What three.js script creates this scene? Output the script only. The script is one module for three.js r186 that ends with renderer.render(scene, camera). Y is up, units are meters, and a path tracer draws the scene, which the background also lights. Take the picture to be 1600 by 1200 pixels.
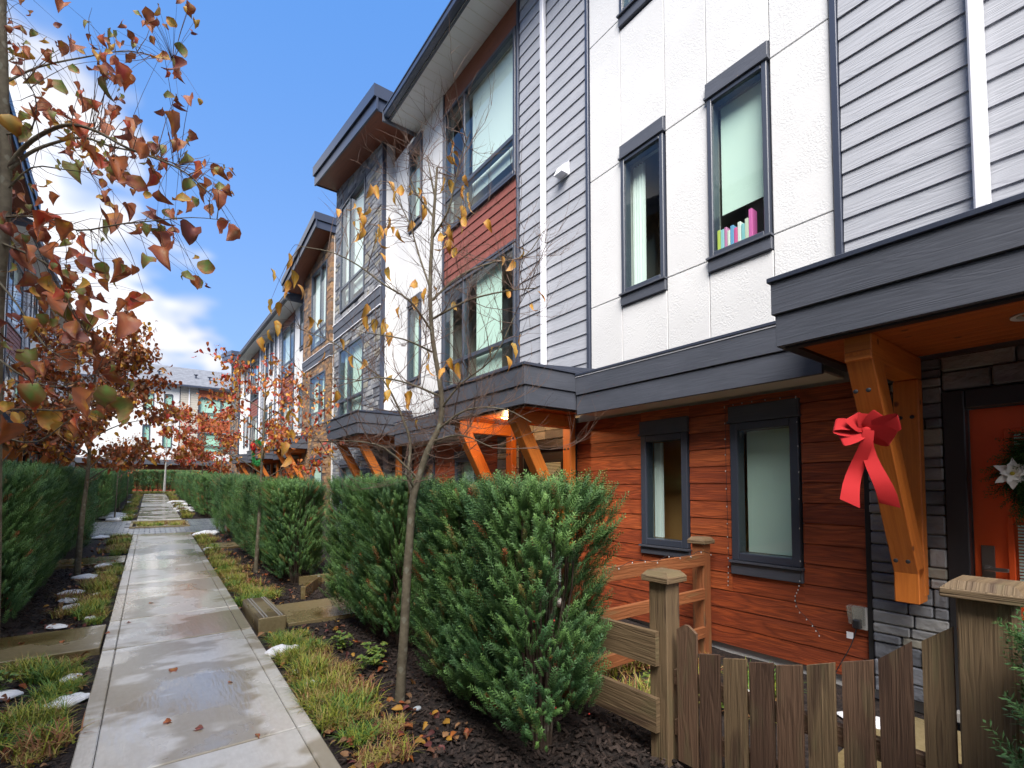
import * as THREE from 'three';
import { mergeGeometries, mergeVertices } from 'three/addons/utils/BufferGeometryUtils.js';

// ---------- camera, sky, sun, exposure ----------
const scene = new THREE.Scene();
const PITCH = 2.4 * Math.PI / 180, YAW = 36.652 * Math.PI / 180;
const camera = new THREE.PerspectiveCamera(2 * Math.atan(600 / 760) * 180 / Math.PI, 4 / 3, 0.05, 900);
camera.position.set(0, 1.6, 0);
const FW = new THREE.Vector3(Math.sin(YAW) * Math.cos(PITCH), Math.sin(PITCH), -Math.cos(YAW) * Math.cos(PITCH));
camera.lookAt(camera.position.clone().add(FW));
camera.setViewOffset(1600, 1200, 0, -130, 1600, 1200);
const RT = new THREE.Vector3(Math.cos(YAW), 0, Math.sin(YAW)), UPV = new THREE.Vector3().crossVectors(RT, FW);
// a pixel of the 1600x1200 photograph at a given distance along the view axis -> a point
const at = (px, py, d) => new THREE.Vector3(0, 1.6, 0).addScaledVector(FW, d).addScaledVector(RT, (px - 800) / 760 * d).addScaledVector(UPV, -(py - 730.15) / 760 * d);

const renderer = new THREE.WebGLRenderer({ antialias: true });
renderer.toneMapping = THREE.LinearToneMapping;
renderer.toneMappingExposure = 2.58;
renderer.shadowMap.enabled = true;

// seeded random numbers and tiling value noise
function rng(s) { let a = s >>> 0; return () => { a = (a + 0x6d2b79f5) | 0; let t = Math.imul(a ^ (a >>> 15), 1 | a); t = (t + Math.imul(t ^ (t >>> 7), 61 | t)) ^ t; return ((t ^ (t >>> 14)) >>> 0) / 4294967296; }; }
const hash = (x, y, s) => { let h = Math.imul(x, 374761393) ^ Math.imul(y, 668265263) ^ Math.imul(s, 2147483647 - 99991); h = Math.imul(h ^ (h >>> 13), 1274126177); return ((h ^ (h >>> 16)) >>> 0) / 4294967296; };
const sm = (t) => t * t * (3 - 2 * t);
function vn(x, y, px, py, s) { const xi = Math.floor(x), yi = Math.floor(y), fx = sm(x - xi), fy = sm(y - yi), m = (v, p) => ((v % p) + p) % p;
  const x0 = m(xi, px), x1 = m(xi + 1, px), y0 = m(yi, py), y1 = m(yi + 1, py);
  return (hash(x0, y0, s) * (1 - fx) + hash(x1, y0, s) * fx) * (1 - fy) + (hash(x0, y1, s) * (1 - fx) + hash(x1, y1, s) * fx) * fy; }
function fbm(u, v, fx, fy, oct, s) { let a = 0, w = 0.5, n = 0; for (let o = 0; o < oct; o++) { a += w * vn(u * fx, v * fy, fx, fy, s + o * 17); n += w; w *= 0.5; fx *= 2; fy *= 2; } return a / n; }
const clamp = (x, a = 0, b = 1) => Math.min(b, Math.max(a, x)), mix = (a, b, t) => a + (b - a) * t, step = (a, b, x) => sm(clamp((x - a) / (b - a)));

{ // blue sky with broken white cloud
  const W = 1024, H = 512, data = new Float32Array(W * H * 4);
  for (let j = 0; j < H; j++) for (let i = 0; i < W; i++) {
    const el = ((j + 0.5) / H - 0.5) * Math.PI, az = ((i + 0.5) / W - 0.5) * 2 * Math.PI, y = Math.sin(el), cx = Math.cos(el) * Math.cos(az), cz = Math.cos(el) * Math.sin(az);
    const e = clamp(y / 0.9), hz = Math.pow(1 - clamp(y), 2.2);
    let r = mix(0.045, 0.195, hz), g = mix(0.132, 0.3, hz), b = mix(0.34, 0.5, hz);
    // cloud layer on a plane overhead, thicker towards the horizon
    const k = 1 / (Math.max(y, 0) + 0.22), qx = cx * k * 1.5 + 68.47, qz = cz * k * 1.5 + 47.01;
    let n = 0, w = 0.5, f = 1; for (let o = 0; o < 6; o++) { n += w * vn(qx * f, qz * f, 4096, 4096, 5 + o); w *= 0.52; f *= 2.05; }
    n += 0.16 * (vn(qx * 7.3, qz * 7.3, 4096, 4096, 31) - 0.5) + 0.1 * (vn(qx * 17, qz * 17, 4096, 4096, 33) - 0.5); const c = step(0.43, 0.64, n);
    const L = 0.41 + 0.45 * (n - 0.52) - 0.1 * vn(qx * 3, qz * 3, 4096, 4096, 77);
    r = mix(r, 1.02 * L, c); g = mix(g, 1.03 * L, c); b = mix(b, 1.08 * L, c);
    if (y < 0) { const d = clamp(-y * 6); r = mix(r, 0.16, d); g = mix(g, 0.15, d); b = mix(b, 0.13, d); }
    const o = (j * W + i) * 4; data[o] = r; data[o + 1] = g; data[o + 2] = b; data[o + 3] = 1;
  }
  const t = new THREE.DataTexture(data, W, H, THREE.RGBAFormat, THREE.FloatType);
  t.mapping = THREE.EquirectangularReflectionMapping; t.magFilter = THREE.LinearFilter; t.minFilter = THREE.LinearFilter; t.needsUpdate = true;
  scene.background = t; scene.environment = t;
}
const sun = new THREE.DirectionalLight(0xfff8f0, 3.7);
sun.position.set(-12, 22, 7); sun.target.position.set(2, 0, -8); sun.castShadow = true; sun.shadow.radius = 80;
sun.shadow.mapSize.set(2048, 2048);
Object.assign(sun.shadow.camera, { left: -45, right: 45, top: 45, bottom: -45, near: 1, far: 120 });
scene.add(sun, sun.target);

// ---------- helpers ----------
const GR = (z) => 0.028 * clamp(-z, -20, 50);         // the ground rises along the walk
const taken = {};
function numbered(n) { taken[n] = (taken[n] ?? -1) + 1; return taken[n] ? n + '_' + String(taken[n]).padStart(3, '0') : n; }
function tag(o, label, category, group, kind) { if (label) o.userData.label = label; if (category) o.userData.category = category; if (group) o.userData.group = group; if (kind) o.userData.kind = kind; return o; }
function shade(o) { o.castShadow = o.receiveShadow = true; return o; }
function part(name, g, m, parent, label) { const o = shade(new THREE.Mesh(Array.isArray(g) ? (g.length > 1 ? mergeGeometries(g) : g[0]) : g, m)); o.name = name; parent.add(o); if (label) o.userData.label = label; return o; }
function thing(name, label, category, pos = [0, 0, 0], group, kind) { const o = new THREE.Group(); o.name = numbered(name); o.position.set(...pos); scene.add(o); return tag(o, label, category, group, kind); }
function solo(name, g, m, label, category, group, kind) { const o = part(numbered(name), g, m, scene); return tag(o, label, category, group, kind); }
function setting(name, g, m, label) { const o = part(numbered(name), g, m, scene); o.userData.kind = 'structure'; if (label) o.userData.label = label; return o; }
function copy(o, label) { const c = o.clone(); c.name = numbered(o.name.replace(/_\d{3}$/, '')); scene.add(c); if (label) c.userData.label = label; return c; }

let uvr = rng(77);
// a solid from eight corners (index bit 0 = x, 1 = y, 2 = z), uv in metres with u along the longest side
const QUADS = [[0, 4, 6, 2], [1, 3, 7, 5], [0, 1, 5, 4], [2, 6, 7, 3], [0, 2, 3, 1], [4, 5, 7, 6]];
function finish(pos, long, still) {
  const g = new THREE.BufferGeometry(), n = pos.length / 3, uv = new Float32Array(n * 2);
  g.setAttribute('position', new THREE.BufferAttribute(new Float32Array(pos), 3)); g.computeVertexNormals();
  const nr = g.attributes.normal.array, ou = still ? 0 : uvr() * 7, ov = still ? 0 : uvr() * 7;
  for (let i = 0; i < n; i++) {
    const a = Math.abs(nr[i * 3]), b = Math.abs(nr[i * 3 + 1]), c = Math.abs(nr[i * 3 + 2]);
    const d = a > b && a > c ? 0 : b > c ? 1 : 2; let p = d === 0 ? 2 : 0, q = d === 1 ? 2 : 1;
    if (q === long) [p, q] = [q, p];
    uv[i * 2] = pos[i * 3 + p] + ou; uv[i * 2 + 1] = pos[i * 3 + q] + ov;
  }
  g.setAttribute('uv', new THREE.BufferAttribute(uv, 2)); return g;
}
function hexa(c, long, still) {
  const pos = []; let lo = long;
  if (lo === undefined) { const s = [0, 1, 2].map((k) => Math.max(...c.map((p) => p[k])) - Math.min(...c.map((p) => p[k]))); lo = s.indexOf(Math.max(...s)); }
  for (const f of QUADS) for (const k of [0, 1, 2, 0, 2, 3]) pos.push(...c[f[k]]);
  return finish(pos, lo, still);
}
function box(x0, x1, y0, y1, z0, z1, c = 0, still) {
  if (x0 > x1) [x0, x1] = [x1, x0]; if (y0 > y1) [y0, y1] = [y1, y0]; if (z0 > z1) [z0, z1] = [z1, z0];
  const lo = [x0, y0, z0], hi = [x1, y1, z1], s = [x1 - x0, y1 - y0, z1 - z0], long = s.indexOf(Math.max(...s));
  if (!c) return hexa([0, 1, 2, 3, 4, 5, 6, 7].map((i) => [i & 1 ? x1 : x0, i & 2 ? y1 : y0, i & 4 ? z1 : z0]), long, still);
  c = Math.min(c, s[0] * 0.4, s[1] * 0.4, s[2] * 0.4);
  const V = (i, ax) => [0, 1, 2].map((k) => { const h = (i >> k) & 1; return k === ax ? (h ? hi[k] : lo[k]) : (h ? hi[k] - c : lo[k] + c); });
  const mid = [(x0 + x1) / 2, (y0 + y1) / 2, (z0 + z1) / 2], pos = [];
  const tri = (a, b, d) => { const n = [(b[1] - a[1]) * (d[2] - a[2]) - (b[2] - a[2]) * (d[1] - a[1]), (b[2] - a[2]) * (d[0] - a[0]) - (b[0] - a[0]) * (d[2] - a[2]), (b[0] - a[0]) * (d[1] - a[1]) - (b[1] - a[1]) * (d[0] - a[0])];
    const o = n[0] * (a[0] - mid[0]) + n[1] * (a[1] - mid[1]) + n[2] * (a[2] - mid[2]); if (o > 0) pos.push(...a, ...b, ...d); else pos.push(...a, ...d, ...b); };
  QUADS.forEach((f, k) => { const ax = k >> 1, q = f.map((i) => V(i, ax)); tri(q[0], q[1], q[2]); tri(q[0], q[2], q[3]); });
  for (let i = 0; i < 8; i++) { tri(V(i, 0), V(i, 1), V(i, 2)); for (let k = 0; k < 3; k++) { const j = i | (1 << k); if (j === i) continue; const [p, q] = [0, 1, 2].filter((e) => e !== k); tri(V(i, p), V(j, p), V(j, q)); tri(V(i, p), V(j, q), V(i, q)); } }
  return finish(pos, long, still);
}
// a bar between two points with a rectangular section: wide (horizontal) by thick
function bar(a, b, wide, thick, side = new THREE.Vector3(0, 0, 1)) {
  const A = new THREE.Vector3(...a), B = new THREE.Vector3(...b), d = B.clone().sub(A).normalize(), n = new THREE.Vector3().crossVectors(side, d).normalize(), s = new THREE.Vector3().crossVectors(n, d), L = A.distanceTo(B);
  const g = box(-wide / 2, wide / 2, -thick / 2, thick / 2, 0, L, 0.006);
  return g.applyMatrix4(new THREE.Matrix4().makeBasis(s, n, d).setPosition(A));
}
function tube(pts, radii, sides = 6, seg = 3) {
  const P = pts.map((p) => (p.isVector3 ? p : new THREE.Vector3(...p))), c = new THREE.CatmullRomCurve3(P), n = (P.length - 1) * seg, pos = [], nor = [], uv = [], idx = [];
  let nx = new THREE.Vector3(1, 0.13, 0.2).normalize(), len = 0, last = P[0];
  for (let i = 0; i <= n; i++) {
    const t = i / n, q = c.getPoint(t), d = c.getTangent(t), f = t * (P.length - 1), k = Math.min(P.length - 2, Math.floor(f)), r = Array.isArray(radii) ? mix(radii[k], radii[k + 1], f - k) : radii;
    len += q.distanceTo(last); last = q;
    nx.addScaledVector(d, -nx.dot(d)).normalize(); const b = new THREE.Vector3().crossVectors(d, nx);
    for (let s = 0; s <= sides; s++) { const a = s / sides * 2 * Math.PI, v = nx.clone().multiplyScalar(Math.cos(a)).addScaledVector(b, Math.sin(a)); pos.push(q.x + v.x * r, q.y + v.y * r, q.z + v.z * r); nor.push(v.x, v.y, v.z); uv.push(len, s / sides * 0.3); }
    if (i) for (let s = 0; s < sides; s++) { const o = (i - 1) * (sides + 1) + s, u = o + sides + 1; idx.push(o, o + 1, u, u, o + 1, u + 1); }
  }
  const g = new THREE.BufferGeometry(); g.setAttribute('position', new THREE.Float32BufferAttribute(pos, 3)); g.setAttribute('normal', new THREE.Float32BufferAttribute(nor, 3)); g.setAttribute('uv', new THREE.Float32BufferAttribute(uv, 2)); g.setIndex(idx);
  return g.toNonIndexed();
}
const lathe = (prof, seg = 20) => new THREE.LatheGeometry(prof.map((p) => new THREE.Vector2(...p)), seg).toNonIndexed();

// ---------- textures (size in metres of one repeat) ----------
function tex(n, fn, srgb, rep) {
  const d = new Uint8Array(n * n * 4);
  for (let j = 0; j < n; j++) for (let i = 0; i < n; i++) { const c = fn(i / n, j / n), o = (j * n + i) * 4; for (let k = 0; k < 3; k++) d[o + k] = clamp(c.length ? c[k] : c, 0, 1) * 255; d[o + 3] = 255; }
  const t = new THREE.DataTexture(d, n, n); t.wrapS = t.wrapT = THREE.RepeatWrapping; t.magFilter = THREE.LinearFilter; t.minFilter = THREE.LinearMipmapLinearFilter; t.generateMipmaps = true;
  if (srgb) t.colorSpace = THREE.SRGBColorSpace; t.repeat.set(1 / rep[0], 1 / rep[1]); t.needsUpdate = true; return t;
}
const lerp3 = (a, b, t) => [mix(a[0], b[0], t), mix(a[1], b[1], t), mix(a[2], b[2], t)], S = (r, g, b) => [r / 255, g / 255, b / 255];
// wood figure: ring contours of stretched noise plus fine streaks, both tiling
const figure = (u, v, rings, s) => { const h = fbm(u, v, 2, 5, 3, s) * rings + fbm(u, v, 3, 22, 2, s + 60) * 0.7, f = h - Math.floor(h); return Math.pow(Math.abs(2 * f - 1), 0.75); };
const streak = (u, v, s) => fbm(u, v, 5, 110, 3, s);
const mats = {};
const std = (o) => new THREE.MeshStandardMaterial(o), phy = (o) => new THREE.MeshPhysicalMaterial(o);
const noise1 = tex(256, (u, v) => fbm(u, v, 8, 8, 5, 3), false, [0.5, 0.5]);
const stuccoB = tex(512, (u, v) => { const a = fbm(u, v, 70, 70, 3, 9), b = fbm(u, v, 6, 6, 2, 31); return clamp(0.5 + (a - 0.5) * (0.5 + 1.6 * step(0.35, 0.65, b))); }, false, [0.75, 0.75]);
const stuccoC = tex(256, (u, v) => { const a = fbm(u, v, 4, 4, 5, 19); return lerp3(S(202, 203, 204), S(214, 215, 216), a); }, true, [1.9, 1.9]);
mats.stucco = std({ map: stuccoC, bumpMap: stuccoB, bumpScale: 0.0013, roughness: 0.88 });
const grainB = tex(512, (u, v) => 0.55 * figure(u, v, 7, 41) + 0.45 * streak(u, v, 43), false, [1.6, 0.4]);
mats.siding = std({ map: tex(512, (u, v) => { const f = figure(u, v, 7, 41), k = streak(u, v, 43), p = fbm(u, v, 3, 3, 3, 47); return lerp3(S(140, 144, 152), S(166, 169, 177), clamp(0.25 * f + 0.45 * k + 0.4 * p)); }, true, [1.6, 0.4]), bumpMap: grainB, bumpScale: 0.0025, roughness: 0.72 });
const redMap = (a, b, c, s) => tex(512, (u, v) => { const f = figure(u, v, 6, s), k = streak(u, v, s + 5), p = fbm(u, v, 3, 4, 3, s + 9); return lerp3(lerp3(a, b, clamp(0.1 + 0.55 * f * (0.4 + 0.9 * k) + 0.45 * k)), c, step(0.5, 0.75, p) * 0.55); }, true, [1.5, 0.34]);
const redB = tex(512, (u, v) => 0.7 * figure(u, v, 9, 211) + 0.3 * streak(u, v, 216), false, [1.5, 0.34]);
mats.red = [std({ map: redMap(S(96, 40, 22), S(204, 104, 54), S(162, 76, 42), 211), bumpMap: redB, bumpScale: 0.002, roughness: 0.6 }),
  std({ map: redMap(S(86, 36, 22), S(188, 90, 46), S(140, 64, 38), 211), bumpMap: redB, bumpScale: 0.002, roughness: 0.62 }),
  std({ map: redMap(S(104, 46, 24), S(212, 112, 60), S(168, 82, 48), 211), bumpMap: redB, bumpScale: 0.002, roughness: 0.58 })];
mats.pinkRed = std({ map: redMap(S(104, 54, 46), S(146, 84, 72), S(128, 70, 60), 251), bumpMap: redB, bumpScale: 0.0015, roughness: 0.6 });
const cedar = (s, a, b) => std({ map: tex(512, (u, v) => { const f = figure(u, v, 4, s), k = streak(u, v, s + 3), p = fbm(u, v, 2, 4, 4, s + 8); let c = lerp3(a, b, clamp(0.1 + 0.25 * f + 0.45 * k + 0.35 * p)); for (const [x, y] of [[0.21, 0.3], [0.63, 0.72], [0.86, 0.15]]) { const r = Math.hypot((u - x) * 2.2, (v - y) * 0.5) / 0.016; if (r < 1.6) c = lerp3(c, S(92, 44, 18), step(1.6, 0.5, r) * 0.8); } return c; }, true, [2.2, 0.5]), bumpMap: grainB, bumpScale: 0.0012, roughness: 0.55 });
mats.cedar = cedar(301, S(168, 84, 24), S(212, 126, 50)); mats.soffitWood = cedar(331, S(150, 70, 24), S(204, 112, 46)); mats.brownSoffit = cedar(351, S(98, 52, 32), S(136, 76, 48));
mats.trim = std({ map: tex(256, (u, v) => { const p = fbm(u, v, 6, 6, 5, 71), k = streak(u, v, 73); return lerp3(S(64, 68, 77), S(86, 90, 101), 0.6 * p + 0.4 * k); }, true, [1.2, 0.6]), bumpMap: grainB, bumpScale: 0.001, roughness: 0.55 });
mats.black = std({ color: new THREE.Color().setRGB(0.02, 0.021, 0.025), roughness: 0.45, bumpMap: noise1, bumpScale: 0.0005 });
mats.metal = std({ color: new THREE.Color().setRGB(0.045, 0.055, 0.085), roughness: 0.33, metalness: 0.15 });
mats.frame = std({ color: new THREE.Color().setRGB(0.05, 0.06, 0.085), roughness: 0.35 });
mats.cream = std({ color: new THREE.Color().setRGB(0.62, 0.6, 0.52), roughness: 0.7 });
mats.whiteSoffit = std({ color: new THREE.Color().setRGB(0.7, 0.7, 0.69), roughness: 0.6 });
mats.whitePaint = std({ color: new THREE.Color().setRGB(0.72, 0.73, 0.78), roughness: 0.4 });
mats.glass = phy({ color: new THREE.Color().setRGB(0.86, 0.96, 0.92), transmission: 1, thickness: 0, roughness: 0.02, ior: 1.52, bumpMap: tex(128, (u, v) => fbm(u, v, 2, 2, 2, 3), false, [0.9, 0.9]), bumpScale: 0.0012 });
mats.blind = std({ color: new THREE.Color().setRGB(0.66, 0.76, 0.71), roughness: 0.85 });
mats.whiteBlind = std({ color: new THREE.Color().setRGB(0.78, 0.8, 0.8), roughness: 0.85 });
mats.room = std({ color: new THREE.Color().setRGB(0.3, 0.26, 0.22), roughness: 0.9 });
mats.core = std({ color: new THREE.Color().setRGB(0.6, 0.6, 0.59), roughness: 0.9 });
const stoneB = tex(512, (u, v) => fbm(u, v, 7, 10, 6, 401), false, [0.6, 0.6]);
const stoneMat = (a, b, s) => std({ map: tex(256, (u, v) => lerp3(a, b, clamp(fbm(u, v, 3, 5, 5, s) * 1.5 - 0.25)), true, [0.7, 0.7]), bumpMap: stoneB, bumpScale: 0.018, roughness: 0.78 });
mats.grey = [stoneMat(S(92, 95, 102), S(136, 139, 146), 411), stoneMat(S(114, 116, 120), S(160, 161, 162), 421), stoneMat(S(78, 81, 88), S(116, 120, 128), 431), stoneMat(S(118, 116, 108), S(158, 154, 142), 441)];
mats.brown = [stoneMat(S(112, 84, 62), S(158, 124, 94), 451), stoneMat(S(90, 74, 62), S(128, 108, 92), 461), stoneMat(S(126, 96, 66), S(174, 140, 102), 471), stoneMat(S(74, 64, 58), S(108, 96, 88), 481)];
mats.orange = std({ color: new THREE.Color().setRGB(0.78, 0.1, 0.02), roughness: 0.4, bumpMap: noise1, bumpScale: 0.0004 });
mats.chrome = std({ color: new THREE.Color().setRGB(0.35, 0.34, 0.33), metalness: 0.9, roughness: 0.3 });
// ---------- townhouse blocks ----------
// measured in the near block's own frame: facade at X = 4.4, the walk on the -X side, Z along the row; mir = -1 builds the mirrored block
function townhouse(o) {
  const { mir, stone, seed, detail } = o, R = rng(seed), root = thing('townhouse_block', o.label, 'townhouse', [0, 0, 0], o.group);
  const bx = (X0, X1, Y0, Y1, Z0, Z1, c) => box(X0 - 4.4, X1 - 4.4, Y0 - 0.1, Y1 - 0.1, mir * Z0, mir * Z1, c);
  const hx = (f) => { const c = []; for (let i = 0; i < 8; i++) { const p = f(i & 1, (i >> 1) & 1, mir > 0 ? (i >> 2) & 1 : 1 - ((i >> 2) & 1)); c.push([p[0] - 4.4, p[1] - 0.1, mir * p[2]]); } return hexa(c); };
  const P = (X, Y, Z) => [X - 4.4, Y - 0.1, mir * Z];
  const quad = (X, Y0, Y1, Z0, Z1) => { const a = mir * Z0, b = mir * Z1, z0 = Math.min(a, b), z1 = Math.max(a, b); return finish([X, Y0, z0, X, Y0, z1, X, Y1, z1, X, Y0, z0, X, Y1, z1, X, Y1, z0].map((v, i) => (i % 3 === 0 ? v - 4.4 : i % 3 === 1 ? v - 0.1 : v)), 2, true); };
  const holes = [];
  const red = () => mats.red[Math.floor(R() * 3)];
  // windows: z0 < z1
  function win(z0, z1, y0, y1, w = {}) {
    const X = w.x ?? 4.4; holes.push([z0, z1, y0, y1, w.sill ?? 0, w.header ?? 0]);
    const g = new THREE.Group(); g.name = 'window'; root.add(g);
    const b = w.bar ?? 0.05, bars = [bx(X - 0.03, X + 0.1, y0, y1, z0, z0 + b, 0.006), bx(X - 0.03, X + 0.1, y0, y1, z1 - b, z1, 0.006), bx(X - 0.029, X + 0.1, y0, y0 + b, z0 + b, z1 - b, 0.006), bx(X - 0.029, X + 0.1, y1 - b, y1, z0 + b, z1 - b, 0.006)];
    for (const m of w.mull ?? []) bars.push(bx(X - 0.02, X + 0.09, y0 + b, y1 - b, m - 0.03, m + 0.03, 0.004));
    for (const t of w.trans ?? []) bars.push(bx(X - 0.018, X + 0.088, t - 0.035, t + 0.035, z0 + b, z1 - b, 0.004));
    part('frame', bars, mats.frame, g);
    const zs = [z0 + b, ...(w.mull ?? []), z1 - b], ys = [y0 + b, ...(w.trans ?? []), y1 - b];
    for (let i = 0; i + 1 < zs.length; i++) for (let j = 0; j + 1 < ys.length; j++) part('pane', quad(X - 0.004 + 0.001 * (i + j), ys[j], ys[j + 1], zs[i], zs[i + 1]), mats.glass, g);
    if (w.header) part('header', [bx(X - 0.035, X + 0.04, y1 + 0.003, y1 + w.header, z0 - 0.012, z1 + 0.012, 0.005), bx(X - 0.05, X + 0.03, y1 + 0.002, y1 + 0.022, z0 - 0.02, z1 + 0.02)], mats.trim, g);
    if (w.sill) part('sill', [bx(X - 0.03, X + 0.04, y0 - w.sill, y0 - 0.022, z0 - 0.012, z1 + 0.012, 0.005), bx(X - 0.055, X + 0.04, y0 - 0.02, y0 - 0.002, z0 - 0.02, z1 + 0.02)], mats.trim, g);
    if (w.casing) part('casing', [bx(X - 0.025, X + 0.04, y0, y1, z0 - w.casing, z0 - 0.002, 0.004), bx(X - 0.025, X + 0.04, y0, y1, z1 + 0.002, z1 + w.casing, 0.004)], mats.black, g);
    const D = w.room === mats.warmRoom ? 0.55 : 1.1;                                     // the room behind it
    part('room', [bx(X + D, X + D + 0.03, y0 - 0.2, y1 + 0.2, z0 - 0.3, z1 + 0.3), bx(X + 0.21, X + D, y0 - 0.23, y0 - 0.2, z0 - 0.3, z1 + 0.3), bx(X + 0.21, X + D, y1 + 0.2, y1 + 0.23, z0 - 0.3, z1 + 0.3), bx(X + 0.21, X + D, y0 - 0.2, y1 + 0.2, z0 - 0.33, z0 - 0.3), bx(X + 0.21, X + D, y0 - 0.2, y1 + 0.2, z1 + 0.3, z1 + 0.33)], w.room ?? mats.room, g);
    const bd = w.blind ?? 1;                          // share of the height that the blind covers, from the top
    if (bd > 0) part('blind', bx(X + 0.13, X + 0.137, y1 - b - (y1 - y0 - 2 * b) * bd, y1 - b, (w.bz?.[0] ?? z0) + b + 0.01, (w.bz?.[1] ?? z1) - b - 0.01), w.white ? mats.whiteBlind : mats.blind, g);
    if (w.curtain) { const pts = []; for (let i = 0; i <= 14; i++) pts.push([X + 0.16 + 0.018 * Math.sin(i * 1.9), mix(w.curtain[0], w.curtain[1], i / 14)]); const gs = []; for (let i = 0; i < 14; i++) gs.push(hx((a, c, d) => { const p = pts[i + d]; return [p[0] + a * 0.004, c ? y1 - b : y0 + b, p[1]]; })); part('curtain', gs, mats.whiteBlind, g); }
    return g;
  }
  // lap boards between two Z and two Y, cut round the openings
  function boards(name, z0, z1, y0, y1, ex, X, m, parent, lap = 0.012) {
    for (let y = y0; y < y1 - 0.02; y += ex) {
      const t = Math.min(y + ex, y1); let cuts = [[z0, z1]];
      const fill = [];
      for (const h of holes) { const lo = h[2] - (h[4] ?? 0), hi = h[3] + (h[5] ?? 0); if (h[1] <= z0 || h[0] >= z1 || lo >= t || hi <= y) continue;
        cuts = cuts.flatMap(([a, b]) => (h[1] + 0.014 <= a || h[0] - 0.014 >= b ? [[a, b]] : [[a, Math.max(a, h[0] - 0.014)], [Math.min(b, h[1] + 0.014), b]].filter(([p, q]) => q - p > 0.03)));
        const a = Math.max(z0, h[0] - 0.013), b = Math.min(z1, h[1] + 0.013); if (lo > y + 0.012) fill.push([a, b, y, lo - 0.003]); if (hi < t - 0.012) fill.push([a, b, hi + 0.003, t - 0.004]); }
      for (const [a, b, p, q] of fill) part(name, hx((i, jj, k) => [i ? X + 0.04 : X + lap * 0.5, jj ? q : p, k ? b : a]), typeof m === 'function' ? m() : m, parent);
      for (const [a, b] of cuts) part(name, [...(lap < 0.006 && t < y1 - 0.02 ? [hx((i, j, k) => [i ? X + 0.039 : X + 0.022, j ? t + 0.004 : t - 0.012, k ? b : a])] : []), hx((i, j, k) => [i ? X + 0.04 : (j ? X + lap : X - 0.004), j ? t + (lap > 0.006 ? 0.006 : -0.008) : y, k ? b : a])], typeof m === 'function' ? m() : m, parent);
    }
  }
  function group(name) { const g = new THREE.Group(); g.name = name; root.add(g); return g; }
  function stones(z0, z1, y0, y1, X, hmin, hmax, lmin, lmax, singly) {
    const all = [[], [], [], []]; let g; if (singly) g = group('stone_facing');
    for (let y = y0; y < y1 - 0.015;) {
      let h = hmin + R() * (hmax - hmin); if (y + h > y1 - 0.03) h = y1 - y;
      for (let z = z0; z < z1 - 0.01;) {
        let l = lmin + R() * R() * (lmax - lmin); if (z + l > z1 - 0.08) l = z1 - z;
        const v = Math.floor(R() * 3.7), d = R() * 0.022, s = bx(X - 0.01 - d, X + 0.07, y + 0.003, y + h - 0.004, z + 0.003, z + l - 0.004, 0.009);
        if (singly) part('stone', s, stone[v], g); else all[v].push(s);
        z += l;
      }
      y += h;
    }
    if (!singly) { g = group('stone_facing'); all.forEach((a, i) => { if (a.length) part('stone', a, stone[i], g).userData.kind = 'stuff'; }); }
    part('mortar', bx(X + 0.045, X + 0.08, y0, y1, z0, z1), mats.concrete, g);
  }
  function canopy(zn, zf, dy, lit, singly = detail) {  // zn: end nearer the camera in the near block (larger Z)
    const g = group('canopy'), f = 3.22, T = 2.93 + dy, B = 2.51 + dy, M = 2.72 + dy;
    part('fascia_board', bx(f, f + 0.04, M, T, zf, zn, 0.004), mats.trim, g);
    part('fascia_board', bx(f + 0.018, f + 0.055, B, M - 0.004, zf + 0.018, zn - 0.018, 0.004), mats.trim, g);
    for (const [z, s] of [[zn, -1], [zf, 1]]) {
      part('fascia_board', bx(f + 0.042, 4.395, M, T, z, z + s * 0.04, 0.004), mats.trim, g);
      part('fascia_board', bx(f + 0.058, 4.393, B, M - 0.004, z + s * 0.018, z + s * 0.055, 0.004), mats.trim, g);
    }
    part('flashing', [bx(f - 0.018, f + 0.03, T + 0.002, T + 0.035, zf - 0.018, zn + 0.018, 0.004), bx(f + 0.031, 4.39, T + 0.002, T + 0.035, zn - 0.03, zn + 0.018, 0.004), bx(f + 0.031, 4.39, T + 0.002, T + 0.035, zf - 0.018, zf + 0.03, 0.004)], mats.metal, g);
    part('deck', hx((i, j, k) => [i ? 4.39 : f + 0.032, (j ? T + 0.03 : T - 0.02) + (i ? 0.1 : 0), k ? zn - 0.032 : zf + 0.032]), mats.metal, g);
    part('drip_edge', [bx(f + 0.056, f + 0.12, B - 0.012, B + 0.03, zf + 0.06, zn - 0.06), bx(f + 0.121, 4.3, B - 0.012, B + 0.03, zn - 0.11, zn - 0.056), bx(f + 0.121, 4.3, B - 0.012, B + 0.03, zf + 0.056, zf + 0.11)], mats.black, g);
    const n = 9, w = (4.3 - f - 0.125) / n;
    for (let i = 0; i < n; i++) part('soffit_board', bx(f + 0.123 + i * w, f + 0.123 + (i + 1) * w - 0.005, B + 0.005, B + 0.025, zf + 0.112, zn - 0.112, 0.003), mats.soffitWood, g);
    part('soffit_backing', bx(f + 0.1, 4.38, B + 0.027, B + 0.04, zf + 0.1, zn - 0.1), mats.soffitWood, g);
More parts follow.
